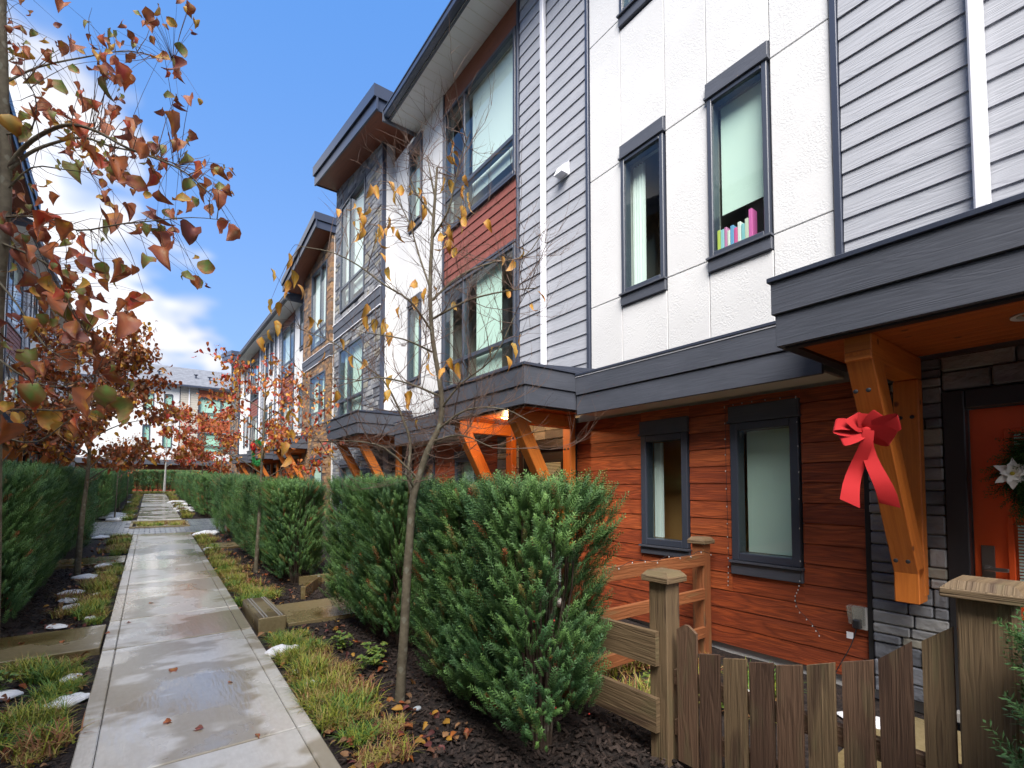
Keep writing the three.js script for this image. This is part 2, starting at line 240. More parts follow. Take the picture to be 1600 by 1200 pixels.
    for (const zc of [zn - 0.43, zf + 0.43]) {
      part('beam', bx(f + 0.14, 4.33, B - 0.155, B + 0.002, zc - 0.07, zc + 0.07, 0.006), mats.cedar, g);
      part('post', bx(4.235, 4.325, 0.86 + dy, B - 0.158, zc - 0.072, zc + 0.072, 0.006), mats.cedar, g);
      const sh = bar(P(3.42, B - 0.06, zc), P(4.215, 1.02 + dy, zc), 0.138, 0.165, new THREE.Vector3(0, 0, 1));
      part('brace', sh, mats.cedar, g);
      part('brace_foot', bx(4.12, 4.3, 0.82 + dy, 1.06 + dy, zc - 0.069, zc + 0.069, 0.006), mats.cedar, g);
      const bolts = []; for (const s of [-0.033, 0.033]) for (const [x, y] of [[3.475, B - 0.33], [4.1, 1.11 + dy]]) { const q = lathe([[0, 0.006], [0.012, 0.006], [0.014, 0]], 10); q.rotateZ(Math.PI / 2); q.translate(...P(x - 0.062, y, zc + s)); bolts.push(q); }
      for (const s of [-0.033, 0.033]) { const q = lathe([[0, 0.006], [0.012, 0.006], [0.014, 0]], 10); q.rotateZ(Math.PI / 2); q.translate(...P(4.232, B - 0.42, zc + s)); bolts.push(q); }
      part('bolt', bolts, mats.black, g);
    }
    const zc = (zn + zf) / 2, ring = lathe([[0.062, 0], [0.085, -0.006], [0.088, 0.004], [0.062, 0.006]], 24); ring.translate(...P(3.72, B + 0.001, zc + 0.05)); part('light_ring', ring, mats.whitePaint, g);
    const lens = lathe([[0, 0.012], [0.04, 0.011], [0.062, 0.004]], 20); lens.translate(...P(3.72, B - 0.006, zc + 0.05));
    part('light_lens', lens, lit ? mats.lamp : mats.lens, g);
  }
  function belt(z0, z1, dy = 0) {
    const g = group('belt_course'), f = 3.98, T = 2.9 + dy, B = 2.45 + dy;
    part('fascia_board', bx(f, f + 0.04, 2.68 + dy, T, z0, z1, 0.004), mats.trim, g); part('fascia_board', bx(f + 0.016, f + 0.05, B, 2.676 + dy, z0, z1, 0.004), mats.trim, g);
    part('flashing', bx(f - 0.015, f + 0.03, T + 0.002, T + 0.03, z0, z1, 0.003), mats.metal, g);
    part('deck', hx((i, j, k) => [i ? 4.395 : f + 0.031, (j ? T + 0.028 : T - 0.03) + (i ? 0.09 : 0), k ? z1 : z0]), mats.black, g);
    part('flashing_edge', bx(f - 0.006, f - 0.001, T - 0.012, T + 0.001, z0, z1), mats.whitePaint, g);
    part('soffit', bx(f + 0.052, 4.395, B + 0.012, B + 0.03, z0, z1), mats.cream, g);
  }
  const ground = 0.0, eave = 9.25, rg = (k, a, b) => (k < 0 ? [a, b] : [-5.78 - b, -5.78 - a]);
  // openings first, so that cladding is cut round them
  for (const k of [-1, 1]) {                           // two dwellings: k = -1 towards the tower, 1 the other way
    const zo = k < 0 ? 0 : 6.59;                       // shift of the repeat
    win(-2.62 + zo, -2.03 + zo, 3.86, 5.47, { header: 0.17, sill: 0.14, blind: k < 0 ? 0.73 : 1, room: mats.room });
    win(-3.73 + zo, -3.14 + zo, 3.86, 5.47, { header: 0.17, sill: 0.14, blind: 0, curtain: [-3.7 + zo, -3.53 + zo] });
    win(-2.62 + zo, -2.03 + zo, 7.25, 8.85, { header: 0.17, sill: 0.14 }); win(-3.73 + zo, -3.14 + zo, 7.25, 8.85, { header: 0.17, sill: 0.14 });
    const [ba, bb] = rg(k, -8.08, -5.8), bm = k < 0 ? -7.35 : 1.57;
    win(ba, bb, 3.42, 5.34, { bar: 0.06, mull: [bm], trans: [3.88], blind: 1, bz: rg(k, -7.2, -6.3) });
    win(ba, bb, 6.44, 8.78, { bar: 0.06, mull: [bm], trans: [7.05], blind: 0.86, white: true, bz: rg(k, -7.35, -5.8) });
    win(-2.44 + zo, -1.84 + zo, 0.93, 2.2, { header: 0.16, sill: 0.13, blind: 1, bar: 0.07 }); win(-3.48 + zo, -2.9 + zo, 0.98, 2.17, { header: 0.16, sill: 0.1, blind: 0, curtain: [-3.44 + zo, -3.33 + zo], bar: 0.07, room: mats.warmRoom });
  }
  win(-9.66, -9.06, 3.86, 5.47, { header: 0.17, sill: 0.14 }); win(-9.66, -9.06, 7.25, 8.9, { header: 0.17, sill: 0.14 });
  win(-7.6, -6.9, 0.9, 2.1, { header: 0.14, sill: 0.1 }); win(-9.0, -8.4, 0.9, 2.1, { header: 0.14, sill: 0.1 });
  const doors = [[-0.78, 0.13, mats.orange], [-5.55, -4.64, mats.black], [-10.9, -10.0, mats.black]];
  for (const d of doors) holes.push([d[0] - 0.12, d[1] + 0.12, -0.1, 2.25]);
  // structural wall with the openings cut through it
  const ZA = -10.6, ZB = 5.07;
  function shell(X0, X1, za, zb, ya, yb) {
    const zs = [...new Set([za, zb, ...holes.flatMap((h) => [h[0], h[1]])])].filter((z) => z >= za && z <= zb).sort((a, b) => a - b), ys = [...new Set([ya, yb, ...holes.flatMap((h) => [h[2], h[3]])])].filter((y) => y >= ya && y <= yb).sort((a, b) => a - b), gs = [];
    for (let i = 0; i + 1 < zs.length; i++) { let run = null; for (let j = 0; j + 1 < ys.length; j++) { const zc = (zs[i] + zs[i + 1]) / 2, yc = (ys[j] + ys[j + 1]) / 2, open = holes.some((h) => zc > h[0] && zc < h[1] && yc > h[2] && yc < h[3]); if (!open) { if (run === null) run = ys[j]; } if ((open || j + 2 === ys.length) && run !== null) { const top = open ? ys[j] : ys[j + 1]; if (top > run) gs.push(bx(X0, X1, run, top, zs[i], zs[i + 1])); run = null; } } }
    return gs;
  }
  part('wall', shell(4.442, 4.6, ZA, ZB, ground, eave), mats.core, root);
  part('rear_wall', [bx(13.2, 13.4, ground, eave, -14.1, 8.55), bx(4.6, 13.2, ground, eave, -14.1, -13.95), bx(4.6, 13.2, ground, eave, 8.4, 8.55)], mats.stucco, root);
  // white stucco panels with open joints
  for (const zo of [0, 6.59]) {
    const g = group('stucco_panels'), zs = [-4.25, -3.745, -3.125, -2.635, -2.015, -1.535], ys = [2.95, 3.85, 5.475, 7.24, 9.2];
    for (let i = 0; i < 5; i++) for (let j = 0; j < 4; j++) { if ((i === 1 || i === 3) && (j === 1)) continue; let a = ys[j], b = ys[j + 1];
      if (i === 1 || i === 3) { if (j === 0) b -= 0.13; if (j === 2) { a += 0.175; b -= 0.15; } if (j === 3) { part('panel', bx(4.402, 4.44, 9.03, b - 0.005, zs[i] + 0.004 + zo, zs[i + 1] - 0.004 + zo, 0.004), mats.stucco, g); continue; } }
      part('panel', bx(4.402, 4.44, a + 0.005, b - 0.005, zs[i] + 0.004 + zo, zs[i + 1] - 0.004 + zo, 0.004), mats.stucco, g); }
  }
  { const g = group('stucco_panels'), zs = [-10.6, -9.675, -9.045, -8.13], ys = [2.95, 3.85, 5.475, 7.24, 9.2];
    for (let i = 0; i < 3; i++) for (let j = 0; j < 4; j++) { if (i === 1 && (j === 1)) continue; let a = ys[j], b = ys[j + 1]; if (i === 1) { if (j === 0) b -= 0.13; if (j === 2) { a += 0.175; b -= 0.15; } if (j === 3) a = 9.08; }
      part('panel', bx(4.402, 4.44, a + 0.005, b - 0.005, zs[i] + 0.004, zs[i + 1] - 0.004, 0.004), mats.stucco, g); } }
  // grey lap siding, corner trims, downspouts
  for (const k of [-1, 1]) {
    const g = group('grey_siding'); boards('board', ...rg(k, -5.72, -4.31), 3.0, 9.2, 0.186, 4.4, mats.siding, g);
    for (const z of [-4.28, -5.75]) part('corner_trim', bx(4.372, 4.44, 2.95, 9.2, ...rg(k, z - 0.025, z + 0.025), 0.004), mats.metal, g);
    const d = group('downspout'); part('pipe', bx(4.325, 4.392, 2.96, 9.15, ...rg(k, -5.16, -5.08), 0.012), mats.whitePaint, d);
    const q = rg(k, -8.08, -5.79);
    part('corner_trim', bx(4.37, 4.44, 2.95, 9.2, ...rg(k, -8.125, -8.085), 0.004), mats.metal, g);
    const s = group('spandrel'); boards('board', ...q, 5.4, 6.38, 0.164, 4.4, mats.pinkRed, s); part('flashing', bx(4.36, 4.44, 6.385, 6.43, ...q, 0.004), mats.metal, s); part('flashing', bx(4.36, 4.44, 5.345, 5.39, ...q, 0.004), mats.metal, s);
    part('header_board', bx(4.39, 4.44, 8.8, 9.2, ...q), mats.brownSoffit, s); part('base_board', bx(4.38, 4.44, 2.95, 3.41, ...q), mats.trim, s);
  }
  if (detail) { const v = group('vent_hood'); part('hood', hx((i, j, k) => [i ? 4.398 : (j ? 4.335 : 4.27), j ? 5.93 : 5.8, (k ? -4.64 : -4.8)]), mats.whitePaint, v); part('flange', bx(4.385, 4.396, 5.78, 5.97, -4.82, -4.62, 0.004), mats.whitePaint, v); }
  // red wood siding on the ground floor
  { const g = group('red_siding'); boards('board', -4.58, -1.37, 0.13, 2.44, 0.168, 4.4, red, g, 0.002); boards('board', -9.35, -6.25, 0.15, 2.44, 0.168, 4.4, red, g, 0.002); boards('board', 1.7, 5.0, 0.13, 2.44, 0.168, 4.4, red, g, 0.002);
    for (const z of [-4.6, -1.36, -6.24, -9.36, 1.69]) part('corner_trim', bx(4.37, 4.44, 0.1, 2.45, z - 0.018, z + 0.018, 0.003), mats.black, g); }
  // doorways: stone, frame, door
  stones(-1.34, -0.9, 0.1, 2.5, 4.36, 0.06, 0.14, 0.14, 0.5, detail); stones(-0.9, 0.7, 2.26, 2.5, 4.36, 0.1, 0.14, 0.25, 0.6, detail); stones(0.25, 1.67, 0.1, 2.26, 4.36, 0.06, 0.14, 0.2, 0.55, false);
  stones(-6.22, -5.67, 0.1, 2.5, 4.36, 0.08, 0.16, 0.2, 0.5, false); stones(-4.52 - 0.06, -4.52, 0.1, 2.5, 4.36, 0.1, 0.2, 0.2, 0.4, false); stones(-5.67, -4.52, 2.26, 2.5, 4.36, 0.1, 0.14, 0.25, 0.6, false);
  stones(-10.55, -9.38, 2.26, 2.6, 4.36, 0.08, 0.16, 0.2, 0.5, false);
  doors.forEach(([a, b, m], n) => {
    const g = group('door'); part('frame', [bx(4.34, 4.5, 0.1, 2.25, a - 0.12, a - 0.005, 0.006), bx(4.34, 4.5, 0.1, 2.25, b + 0.005, b + 0.12, 0.006), bx(4.341, 4.5, 2.13, 2.25, a - 0.004, b + 0.004, 0.006)], mats.black, g);
    part('leaf', bx(4.43, 4.475, 0.13, 2.125, a, b, 0.004), m, g);
    const lite = (y0, y1) => { const z0 = a + 0.16, z1 = b - 0.16, t = 0.035; part('moulding', [bx(4.41, 4.429, y0, y1, z0, z0 + t, 0.006), bx(4.41, 4.429, y0, y1, z1 - t, z1, 0.006), bx(4.411, 4.429, y0, y0 + t, z0 + t, z1 - t, 0.006), bx(4.411, 4.429, y1 - t, y1, z0 + t, z1 - t, 0.006)], m, g);
      part('blind', Array.from({ length: Math.round((y1 - y0 - 0.09) / 0.02) }, (_, i) => bx(4.418, 4.427, y0 + 0.05 + i * 0.02, y0 + 0.062 + i * 0.02, z0 + 0.05, z1 - 0.05)), mats.whiteBlind, g); part('pane', quad(4.415, y0 + t, y1 - t, z0 + t, z1 - t), mats.glass, g); };
    lite(1.52, 1.98); lite(0.92, 1.42); lite(0.3, 0.8);
    part('handle', [bx(4.418, 4.429, 0.98, 1.22, a + 0.035, a + 0.1, 0.003), bx(4.37, 4.418, 1.06, 1.09, a + 0.05, a + 0.08, 0.005), bx(4.365, 4.385, 1.06, 1.085, a + 0.05, a + 0.17, 0.005)], mats.chrome, g);
    part('threshold', bx(4.28, 4.5, 0.06, 0.128, a - 0.1, b + 0.1, 0.006), mats.concrete, g);
  });
  canopy(0.62, -1.5, 0, false); canopy(-4.1, -6.2, 0, true); canopy(-9.4, -11.5, 0.16, false);
  belt(-4.098, -1.502); belt(-9.398, -6.202); belt(0.622, 5.0);
  // main eave: gutter, white soffit, low roof
  { const g = group('main_roof'), a = -9.35, b = 5.3; part('soffit', bx(3.78, 4.44, 9.2, 9.225, a, b), mats.whiteSoffit, g); const grooves = []; for (let z = a + 0.2; z < b; z += 0.2) grooves.push(bx(3.8, 4.43, 9.196, 9.199, z, z + 0.008)); part('soffit_groove', grooves, mats.cream, g).userData.kind = 'stuff';
    part('gutter', [bx(3.66, 3.78, 9.21, 9.34, a, b, 0.02), bx(3.645, 3.7, 9.32, 9.36, a, b, 0.01)], mats.metal, g); part('fascia_board', bx(3.782, 3.82, 9.19, 9.4, a, b), mats.trim, g); part('fascia_return', hx((i, j, k) => [i ? 4.44 : 3.66, j ? (i ? 9.55 : 9.36) : 9.14, k ? a : a - 0.05]), mats.trim, g);
    part('roofing', hx((i, j, k) => [i ? 13.4 : 3.68, (j ? 9.42 : 9.37) + (i ? 2.6 : 0), k ? b : a]), mats.shingle, g); }
  // stone towers at both ends
  function tower(za, zb, hi) {                        // za: inner edge, zb: outer edge; the roof climbs outwards
    const s = Math.sign(zb - za), z0 = Math.min(za, zb), z1 = Math.max(za, zb), X = 4.15, w0 = z0 + 0.5 * 1, w1 = z1 - 1.1, a0 = s < 0 ? z0 + 0.5 : z0 + 1.1, a1 = s < 0 ? z1 - 1.1 : z1 - 0.5;
    const n0 = holes.length;
    win(a0, a1, 6.45, 9.45, { x: X, bar: 0.06, mull: [a0 + 0.75], trans: [7.1], white: true, blind: 0.9 }); win(a0, a1, 3.45, 5.4, { x: X, bar: 0.06, mull: [a0 + 0.75], trans: [3.95], blind: 1 }); win(a0 + 0.2, a1 - 0.2, 0.9, 2.2, { x: X, bar: 0.07, sill: 0.1, header: 0.14 });
    const topAt = (z) => 9.75 + Math.abs(z - za) / Math.abs(zb - za) * 0.6;
    const g = group('tower_wall'); part('core', shell(X + 0.08, X + 0.3, z0, z1, ground, 9.75), mats.core, g); part('parapet', hx((i, j, k) => [i ? X + 0.3 : X + 0.08, j ? topAt(k ? z1 : z0) : 9.75, k ? z1 : z0]), mats.core, g);
    const all = [[], [], [], []], H = holes.slice(n0);
    for (let y = ground; y < 10.3;) { let h = 0.07 + R() * 0.09; for (let z = z0; z < z1 - 0.01;) { let l = 0.14 + R() * 0.34; if (z + l > z1 - 0.1) l = z1 - z; const band = y + h > 5.8 && y < 6.22;
        let segs = [[z, z + l]]; for (const q of H) if (q[2] < y + h - 0.02 && q[3] > y + 0.02) segs = segs.flatMap(([p, r]) => (q[1] <= p || q[0] >= r ? [[p, r]] : [[p, q[0]], [q[1], r]].filter(([e, f]) => f - e > 0.03)));
        if (!band && y + h < topAt(z + l / 2) + 0.05) for (const [p, r] of segs) all[Math.floor(R() * 3.5)].push(bx(X - R() * 0.02, X + 0.085, y + 0.003, y + h - 0.004, p + 0.003, r - 0.004, detail ? 0.008 : 0)); z += l; } y += h; }
    all.forEach((q, i) => { if (q.length) part('stone', q, stone[i], g).userData.kind = 'stuff'; });
    part('band', [bx(X - 0.03, X + 0.08, 5.8, 6.0, z0 - 0.02, z1 + 0.02, 0.004), bx(X - 0.045, X + 0.08, 6.004, 6.2, z0 - 0.02, z1 + 0.02, 0.004)], mats.trim, g); part('band_flashing', [bx(X - 0.06, X + 0.07, 6.202, 6.225, z0 - 0.03, z1 + 0.03), bx(X - 0.045, X + 0.07, 5.775, 5.797, z0 - 0.03, z1 + 0.03)], mats.whitePaint, g);
    // outer end wall with a glazed strip, inner return
    const e = s < 0 ? z0 : z1, q = [[], [], [], []]; for (let y = ground; y < 10.1;) { const h = 0.08 + R() * 0.08; for (let x = X + 0.09; x < 7.5;) { const l = 0.16 + R() * 0.3; if (!(x + l > 4.35 && x < 5.35 && ((y + h > 6.45 && y < 9.5) || (y + h > 3.45 && y < 5.4) || (y + h > 0.9 && y < 2.2)))) q[Math.floor(R() * 3.5)].push(bx(x + 0.003, x + l - 0.003, y + 0.003, y + h - 0.004, e, e + s * (0.05 + R() * 0.02))); x += l; } y += h; }
    q.forEach((v, i) => { if (v.length) part('stone', v, stone[i], g).userData.kind = 'stuff'; });
    part('end_core', bx(X + 0.3, 13.2, ground, 10.2, e - s * 0.2, e - s * 0.001), mats.core, g);
    for (const [y0, y1] of [[6.45, 9.5], [3.45, 5.4], [0.9, 2.2]]) { part('side_frame', [bx(4.35, 4.41, y0, y1, e, e + s * 0.08), bx(5.29, 5.35, y0, y1, e, e + s * 0.08), bx(4.41, 5.29, y0, y0 + 0.06, e, e + s * 0.078), bx(4.41, 5.29, y1 - 0.06, y1, e, e + s * 0.078), bx(4.41, 5.29, y0 + 0.6, y0 + 0.66, e, e + s * 0.07)], mats.frame, g); part('side_blind', bx(4.41, 5.29, y0 + 0.06, y1 - 0.06, e + s * 0.002, e + s * 0.01), mats.blind, g); const p = bx(4.41, 5.29, y0 + 0.06, y1 - 0.06, e + s * 0.035, e + s * 0.037); part('side_pane', p, mats.glass, g); }
    const i0 = za; part('return_wall', hx((i, j, k) => [i ? 4.44 : X + 0.08, j ? topAt(i0) : ground, k ? i0 : i0 - s * 0.03]), mats.stucco, g); part('corner_trim', bx(X - 0.02, X + 0.079, 2.95, 9.75, i0 - s * 0.04, i0, 0.004), mats.metal, g);
    // shed roof
    const rf = group('tower_roof'), ra = za - s * 1.15, rb = zb + s * 0.12, yb = (z) => mix(9.41, 10.2, (z - ra) / (rb - ra)), Xf = 3.5;
    const slab = (x0, x1, b0, t0, p, q2) => hx((i, j, k) => { const z = k ? Math.max(p, q2) : Math.min(p, q2); return [i ? x1 : x0, yb(z) + (j ? t0 : b0), z]; });
    part('fascia_board', [slab(Xf, Xf + 0.04, 0.26, 0.52, ra, rb), slab(Xf + 0.05, Xf + 0.09, 0, 0.255, ra, rb)], mats.metal, rf);
    part('fascia_board', [slab(Xf + 0.041, 8, 0.26, 0.52, ra, ra + s * 0.04), slab(Xf + 0.091, 8, 0, 0.255, ra + s * 0.05, ra + s * 0.09)], mats.metal, rf); part('fascia_board', [slab(Xf + 0.041, 8, 0.26, 0.52, rb - s * 0.04, rb), slab(Xf + 0.091, 8, 0, 0.255, rb - s * 0.09, rb - s * 0.05)], mats.metal, rf);
    part('soffit', slab(Xf + 0.092, 8, 0.02, 0.05, ra + s * 0.092, rb - s * 0.092), mats.brownSoffit, rf); part('roofing', slab(Xf + 0.042, 8, 0.47, 0.51, ra + s * 0.042, rb - s * 0.042), mats.shingle, rf);
    part('roof_core', slab(4.3, 7.9, 0.06, 0.46, ra + s * 0.7, rb - s * 0.2), mats.core, rf);
  }
  tower(-10.6, -14.1); tower(5.07, 8.55);
  if (detail) {                                        // outlet with its clear cover, small sign on the stone
    const g = group('outlet'); part('plate', bx(4.365, 4.394, 0.52, 0.69, -1.48, -1.38, 0.006), mats.plastic, g); part('cover', hx((i, j, k) => [i ? 4.364 : (j ? 4.29 : 4.33), j ? 0.7 : 0.56, k ? -1.39 : -1.49]), mats.clear, g); part('plug', bx(4.31, 4.363, 0.53, 0.6, -1.46, -1.41, 0.008), mats.black, g);
    const cord = tube([P(4.33, 0.53, -1.44), P(4.3, 0.4, -1.47), P(4.28, 0.2, -1.56), P(4.26, 0.08, -1.6)], 0.004, 5); part('cord', cord, mats.black, g); part('cord_tag', bx(4.31, 4.312, 0.45, 0.5, -1.5, -1.455), mats.whitePaint, g);
    part('name_sign', bx(4.335, 4.348, 1.16, 1.18, -1.18, -1.09, 0.002), mats.whitePaint, root);
  }
  return root;
}
mats.lamp = std({ color: 0xffffff, emissive: new THREE.Color(1, 0.72, 0.38), emissiveIntensity: 2.2 });
mats.lens = std({ color: new THREE.Color().setRGB(0.5, 0.52, 0.5), roughness: 0.25 });
mats.warmRoom = std({ color: new THREE.Color().setRGB(0.62, 0.32, 0.12), roughness: 0.9 });
mats.concrete = std({ color: new THREE.Color().setRGB(0.3, 0.29, 0.27), roughness: 0.7, bumpMap: noise1, bumpScale: 0.002 });
mats.plastic = std({ color: new THREE.Color().setRGB(0.5, 0.5, 0.5), roughness: 0.4 });
mats.clear = phy({ color: new THREE.Color().setRGB(0.85, 0.85, 0.82), transmission: 0.85, thickness: 0, roughness: 0.15 });
mats.shingle = std({ map: tex(256, (u, v) => { const row = Math.floor(v * 12), o = row % 2 * 0.06, c = hash(Math.floor((u + o) * 10) % 10, row, 8); return lerp3(S(86, 90, 98), S(128, 132, 140), 0.5 * c + 0.5 * fbm(u, v, 20, 20, 3, 90)); }, true, [2.6, 1.8]), roughness: 0.9 });
mats.beige = std({ color: new THREE.Color().setRGB(0.42, 0.39, 0.34), roughness: 0.75, bumpMap: grainB, bumpScale: 0.002 });

const nearBlock = townhouse({ mir: 1, stone: mats.grey, seed: 11, detail: true, group: 'townhouse blocks along the walk', label: 'townhouse block with orange front door, grey lap siding and grey stone tower' });
nearBlock.position.set(4.4, 0.1, 0);
const farBlock = townhouse({ mir: -1, stone: mats.brown, seed: 12, detail: false, group: 'townhouse blocks along the walk', label: 'townhouse block with brown stone tower, beyond the gap on the door side of the walk' });
farBlock.position.set(4.95, 0.55, -31.5); farBlock.rotation.y = 0.02;
const leftBlock = copy(nearBlock, 'townhouse block across the walk, seen through the autumn leaves'); leftBlock.position.set(-3.9, 0.75, -30.5); leftBlock.rotation.y = Math.PI;
const leftNear = copy(farBlock, 'townhouse block facing the orange door, mirrored in its windows'); leftNear.position.set(-3.9, 0.15, 2.5); leftNear.rotation.y = Math.PI;
{ const l = new THREE.PointLight(0xffc98a, 0.6, 4, 2); l.position.set(3.72, 2.44, -5.1); l.castShadow = true; scene.add(l); }
// ---------- ground, walk, side paths ----------
mats.soil = std({ map: tex(512, (u, v) => { const a = fbm(u, v, 40, 40, 4, 501), b = fbm(u, v, 6, 6, 3, 511); return lerp3(S(26, 21, 20), S(70, 56, 50), clamp(a * 1.3 - 0.25 + 0.3 * (b - 0.5))); }, true, [1.1, 1.1]), bumpMap: tex(512, (u, v) => fbm(u, v, 50, 50, 4, 501), false, [1.1, 1.1]), bumpScale: 0.03, roughness: 0.85 });
{ const g = new THREE.PlaneGeometry(1, 1, 60, 170).toNonIndexed(), p = g.attributes.position, uv = g.attributes.uv, R = (x, z) => 0.03 * (vn(x * 2.3 + 90, z * 2.3 + 300, 4096, 4096, 7) - 0.5);
  const zs = (t) => (t < 0.8 ? mix(8, -52, t / 0.8) : mix(-52, -420, (t - 0.8) / 0.2)), xs = (t) => { const q = t * 2 - 1; return q * 6 + Math.sign(q) * Math.pow(Math.max(0, Math.abs(q) - 0.8) * 5, 3) * 300; };
  for (let i = 0; i < p.count; i++) { const x = xs(uv.getX(i)), z = zs(1 - uv.getY(i)), near = Math.abs(x) < 5 ? 1 : 0; p.setXYZ(i, x, GR(z) - 0.02 + near * R(x, z), z); uv.setXY(i, x, z); }
  g.computeVertexNormals(); g.attributes.normal.needsUpdate = true; const o = setting('ground', g, mats.soil); if (g.attributes.normal.getY(0) < 0) o.material.side = THREE.DoubleSide; }
// wet concrete: dark damp stains and a film of water that is smoother in some places than in others
const wet = (u, v, s) => fbm(u, v, 3, 5, 5, s);
const wetR = tex(512, (u, v) => { const w = wet(u, v, 601), f = fbm(u, v, 60, 60, 3, 611); return clamp(mix(0.42, 0.08, step(0.45, 0.54, w + 0.1 * (f - 0.5))) + 0.1 * (f - 0.5), 0.05, 1); }, false, [1.7, 2.3]);
const wetC = tex(512, (u, v) => { const w = fbm(u, v, 2, 3, 5, 621), f = fbm(u, v, 90, 90, 3, 631), e = fbm(u, v, 9, 30, 3, 633); let c = lerp3(S(202, 198, 190), S(220, 217, 210), f); c = lerp3(c, S(122, 106, 76), step(0.55, 0.63, w + 0.16 * (e - 0.5)) * 0.5); return c; }, true, [1.9, 2.9]);
mats.walk = phy({ map: wetC, roughnessMap: wetR, roughness: 1, bumpMap: tex(512, (u, v) => 0.6 * fbm(u, v, 90, 14, 3, 641) + 0.4 * fbm(u, v, 5, 5, 3, 643), false, [1.3, 1.3]), bumpScale: 0.0022, specularIntensity: 1, ior: 1.5, clearcoat: 0.55, clearcoatRoughness: 0.14 });
mats.sideWalk = phy({ map: tex(512, (u, v) => { const w = fbm(u, v, 3, 3, 5, 651), f = fbm(u, v, 80, 80, 3, 631); return lerp3(lerp3(S(122, 108, 74), S(146, 132, 98), f), S(100, 84, 52), step(0.5, 0.7, w)); }, true, [1.6, 1.6]), roughnessMap: wetR, roughness: 1.1, bumpMap: noise1, bumpScale: 0.001, clearcoat: 0.35, clearcoatRoughness: 0.2 });
mats.paver = [0, 1, 2].map((k) => phy({ map: tex(128, (u, v) => lerp3(S(78 + 12 * k, 84 + 12 * k, 96 + 10 * k), S(116 + 10 * k, 122 + 10 * k, 134 + 8 * k), fbm(u, v, 10, 10, 4, 660 + k)), true, [0.5, 0.5]), roughness: 0.3, bumpMap: noise1, bumpScale: 0.001, clearcoat: 0.5, clearcoatRoughness: 0.2 }));
// a slab that follows the slope of the ground
const slab = (x0, x1, z0, z1, top, thick, c = 0.006, uo) => { const g = box(x0, x1, -thick, 0, z0, z1, c, uo !== undefined); if (uo !== undefined) { const q = g.attributes.uv, s = g.attributes.position; for (let i = 0; i < q.count; i++) q.setXY(i, s.getX(i) + uo, s.getZ(i) + uo * 1.7); } const p = g.attributes.position; for (let i = 0; i < p.count; i++) p.setY(i, p.getY(i) + GR(p.getZ(i)) + top); return g; };
const walk = new THREE.Group(); walk.name = 'walk'; walk.userData.kind = 'structure'; scene.add(walk);
{ const joints = [1.2, -0.95, -3.25, -5.55, -6.56, -8.5, -10.6, -12.75, -15.1];
  const z2 = []; for (let z = -19.4; z > -40; z -= 1.16) z2.push(z); z2.push(-40.6);
  const R = rng(5);
  for (const J of [joints, z2]) for (let i = 0; i + 1 < J.length; i++) { const dz = R() * 0.006, uo = R() * 9;
    part('slab', slab(-0.203, 0.765, J[i] - 0.008, J[i + 1] + 0.008, 0.03 + dz, 0.1, 0.006, uo), mats.walk, walk);
    part('slab_edge', slab(-0.3, -0.207, J[i] - 0.008, J[i + 1] + 0.008, 0.03 + dz, 0.1, 0.006, uo), mats.walk, walk); part('slab_edge', slab(0.769, 0.862, J[i] - 0.008, J[i + 1] + 0.008, 0.03 + dz, 0.1, 0.006, uo), mats.walk, walk); }
  part('joint_bed', slab(-0.29, 0.852, 1.2, -40.5, -0.02, 0.06, 0), mats.walk, walk);
}
// paver crossing with a planted bed in its middle
const pav = new THREE.Group(); pav.name = 'paver_crossing'; pav.userData.kind = 'structure'; scene.add(pav);
{ const R = rng(6), gs = Array.from({ length: 3 }, () => box(-0.105, 0.105, -0.06, 0, -0.105, 0.105, 0.006)); let n = 0; const rest = [[], [], []];
  for (let z = -15.25, r = 0; z > -19.3; z -= 0.225, r++) for (let x = -1.75 + (r % 2) * 0.11; x < 2.1; x += 0.222) {
    if (z < -16.75 && z > -18.55 && x > -0.42 && x < 0.95) continue;
    const k = Math.floor(R() * 3); if (n++ < 290) { const o = part('paver', gs[k], mats.paver[k], pav); o.position.set(x, GR(z) + 0.028 + R() * 0.005, z); o.rotation.x = 0.028; } else rest[k].push(gs[k].clone().rotateX(0.028).translate(x, GR(z) + 0.029, z)); }
  rest.forEach((q, k) => { if (q.length) part('paver', q, mats.paver[k], pav).userData.kind = 'stuff'; });
  part('bed_kerb', [slab(-0.42, 0.95, -16.68, -16.76, 0.07, 0.2), slab(-0.42, 0.95, -18.5, -18.58, 0.07, 0.2), slab(-0.42, -0.36, -16.77, -18.49, 0.07, 0.2), slab(0.89, 0.95, -16.77, -18.49, 0.07, 0.2)], mats.sideWalk, pav);
  part('paver_edge', [slab(-1.85, 2.2, -15.02, -15.13, 0.02, 0.12), slab(-1.85, -0.31, -19.36, -19.42, 0.02, 0.12)], mats.sideWalk, pav); }
const sides = new THREE.Group(); sides.name = 'side_paths'; sides.userData.kind = 'structure'; scene.add(sides);
part('side_slab', slab(-3.3, -0.315, -5.62, -6.42, 0.045, 0.14), mats.sideWalk, sides); part('side_slab', slab(-3.3, -0.315, -10.75, -11.6, 0.02, 0.12), mats.sideWalk, sides);
part('side_slab', slab(1.2, 3.9, -5.55, -6.4, 0.02, 0.12), mats.sideWalk, sides); part('side_slab', slab(0.88, 3.9, -11.9, -12.7, 0.02, 0.12), mats.sideWalk, sides);
part('side_slab', slab(2.7, 4.2, -0.1, -1.2, 0.02, 0.12), mats.sideWalk, sides);
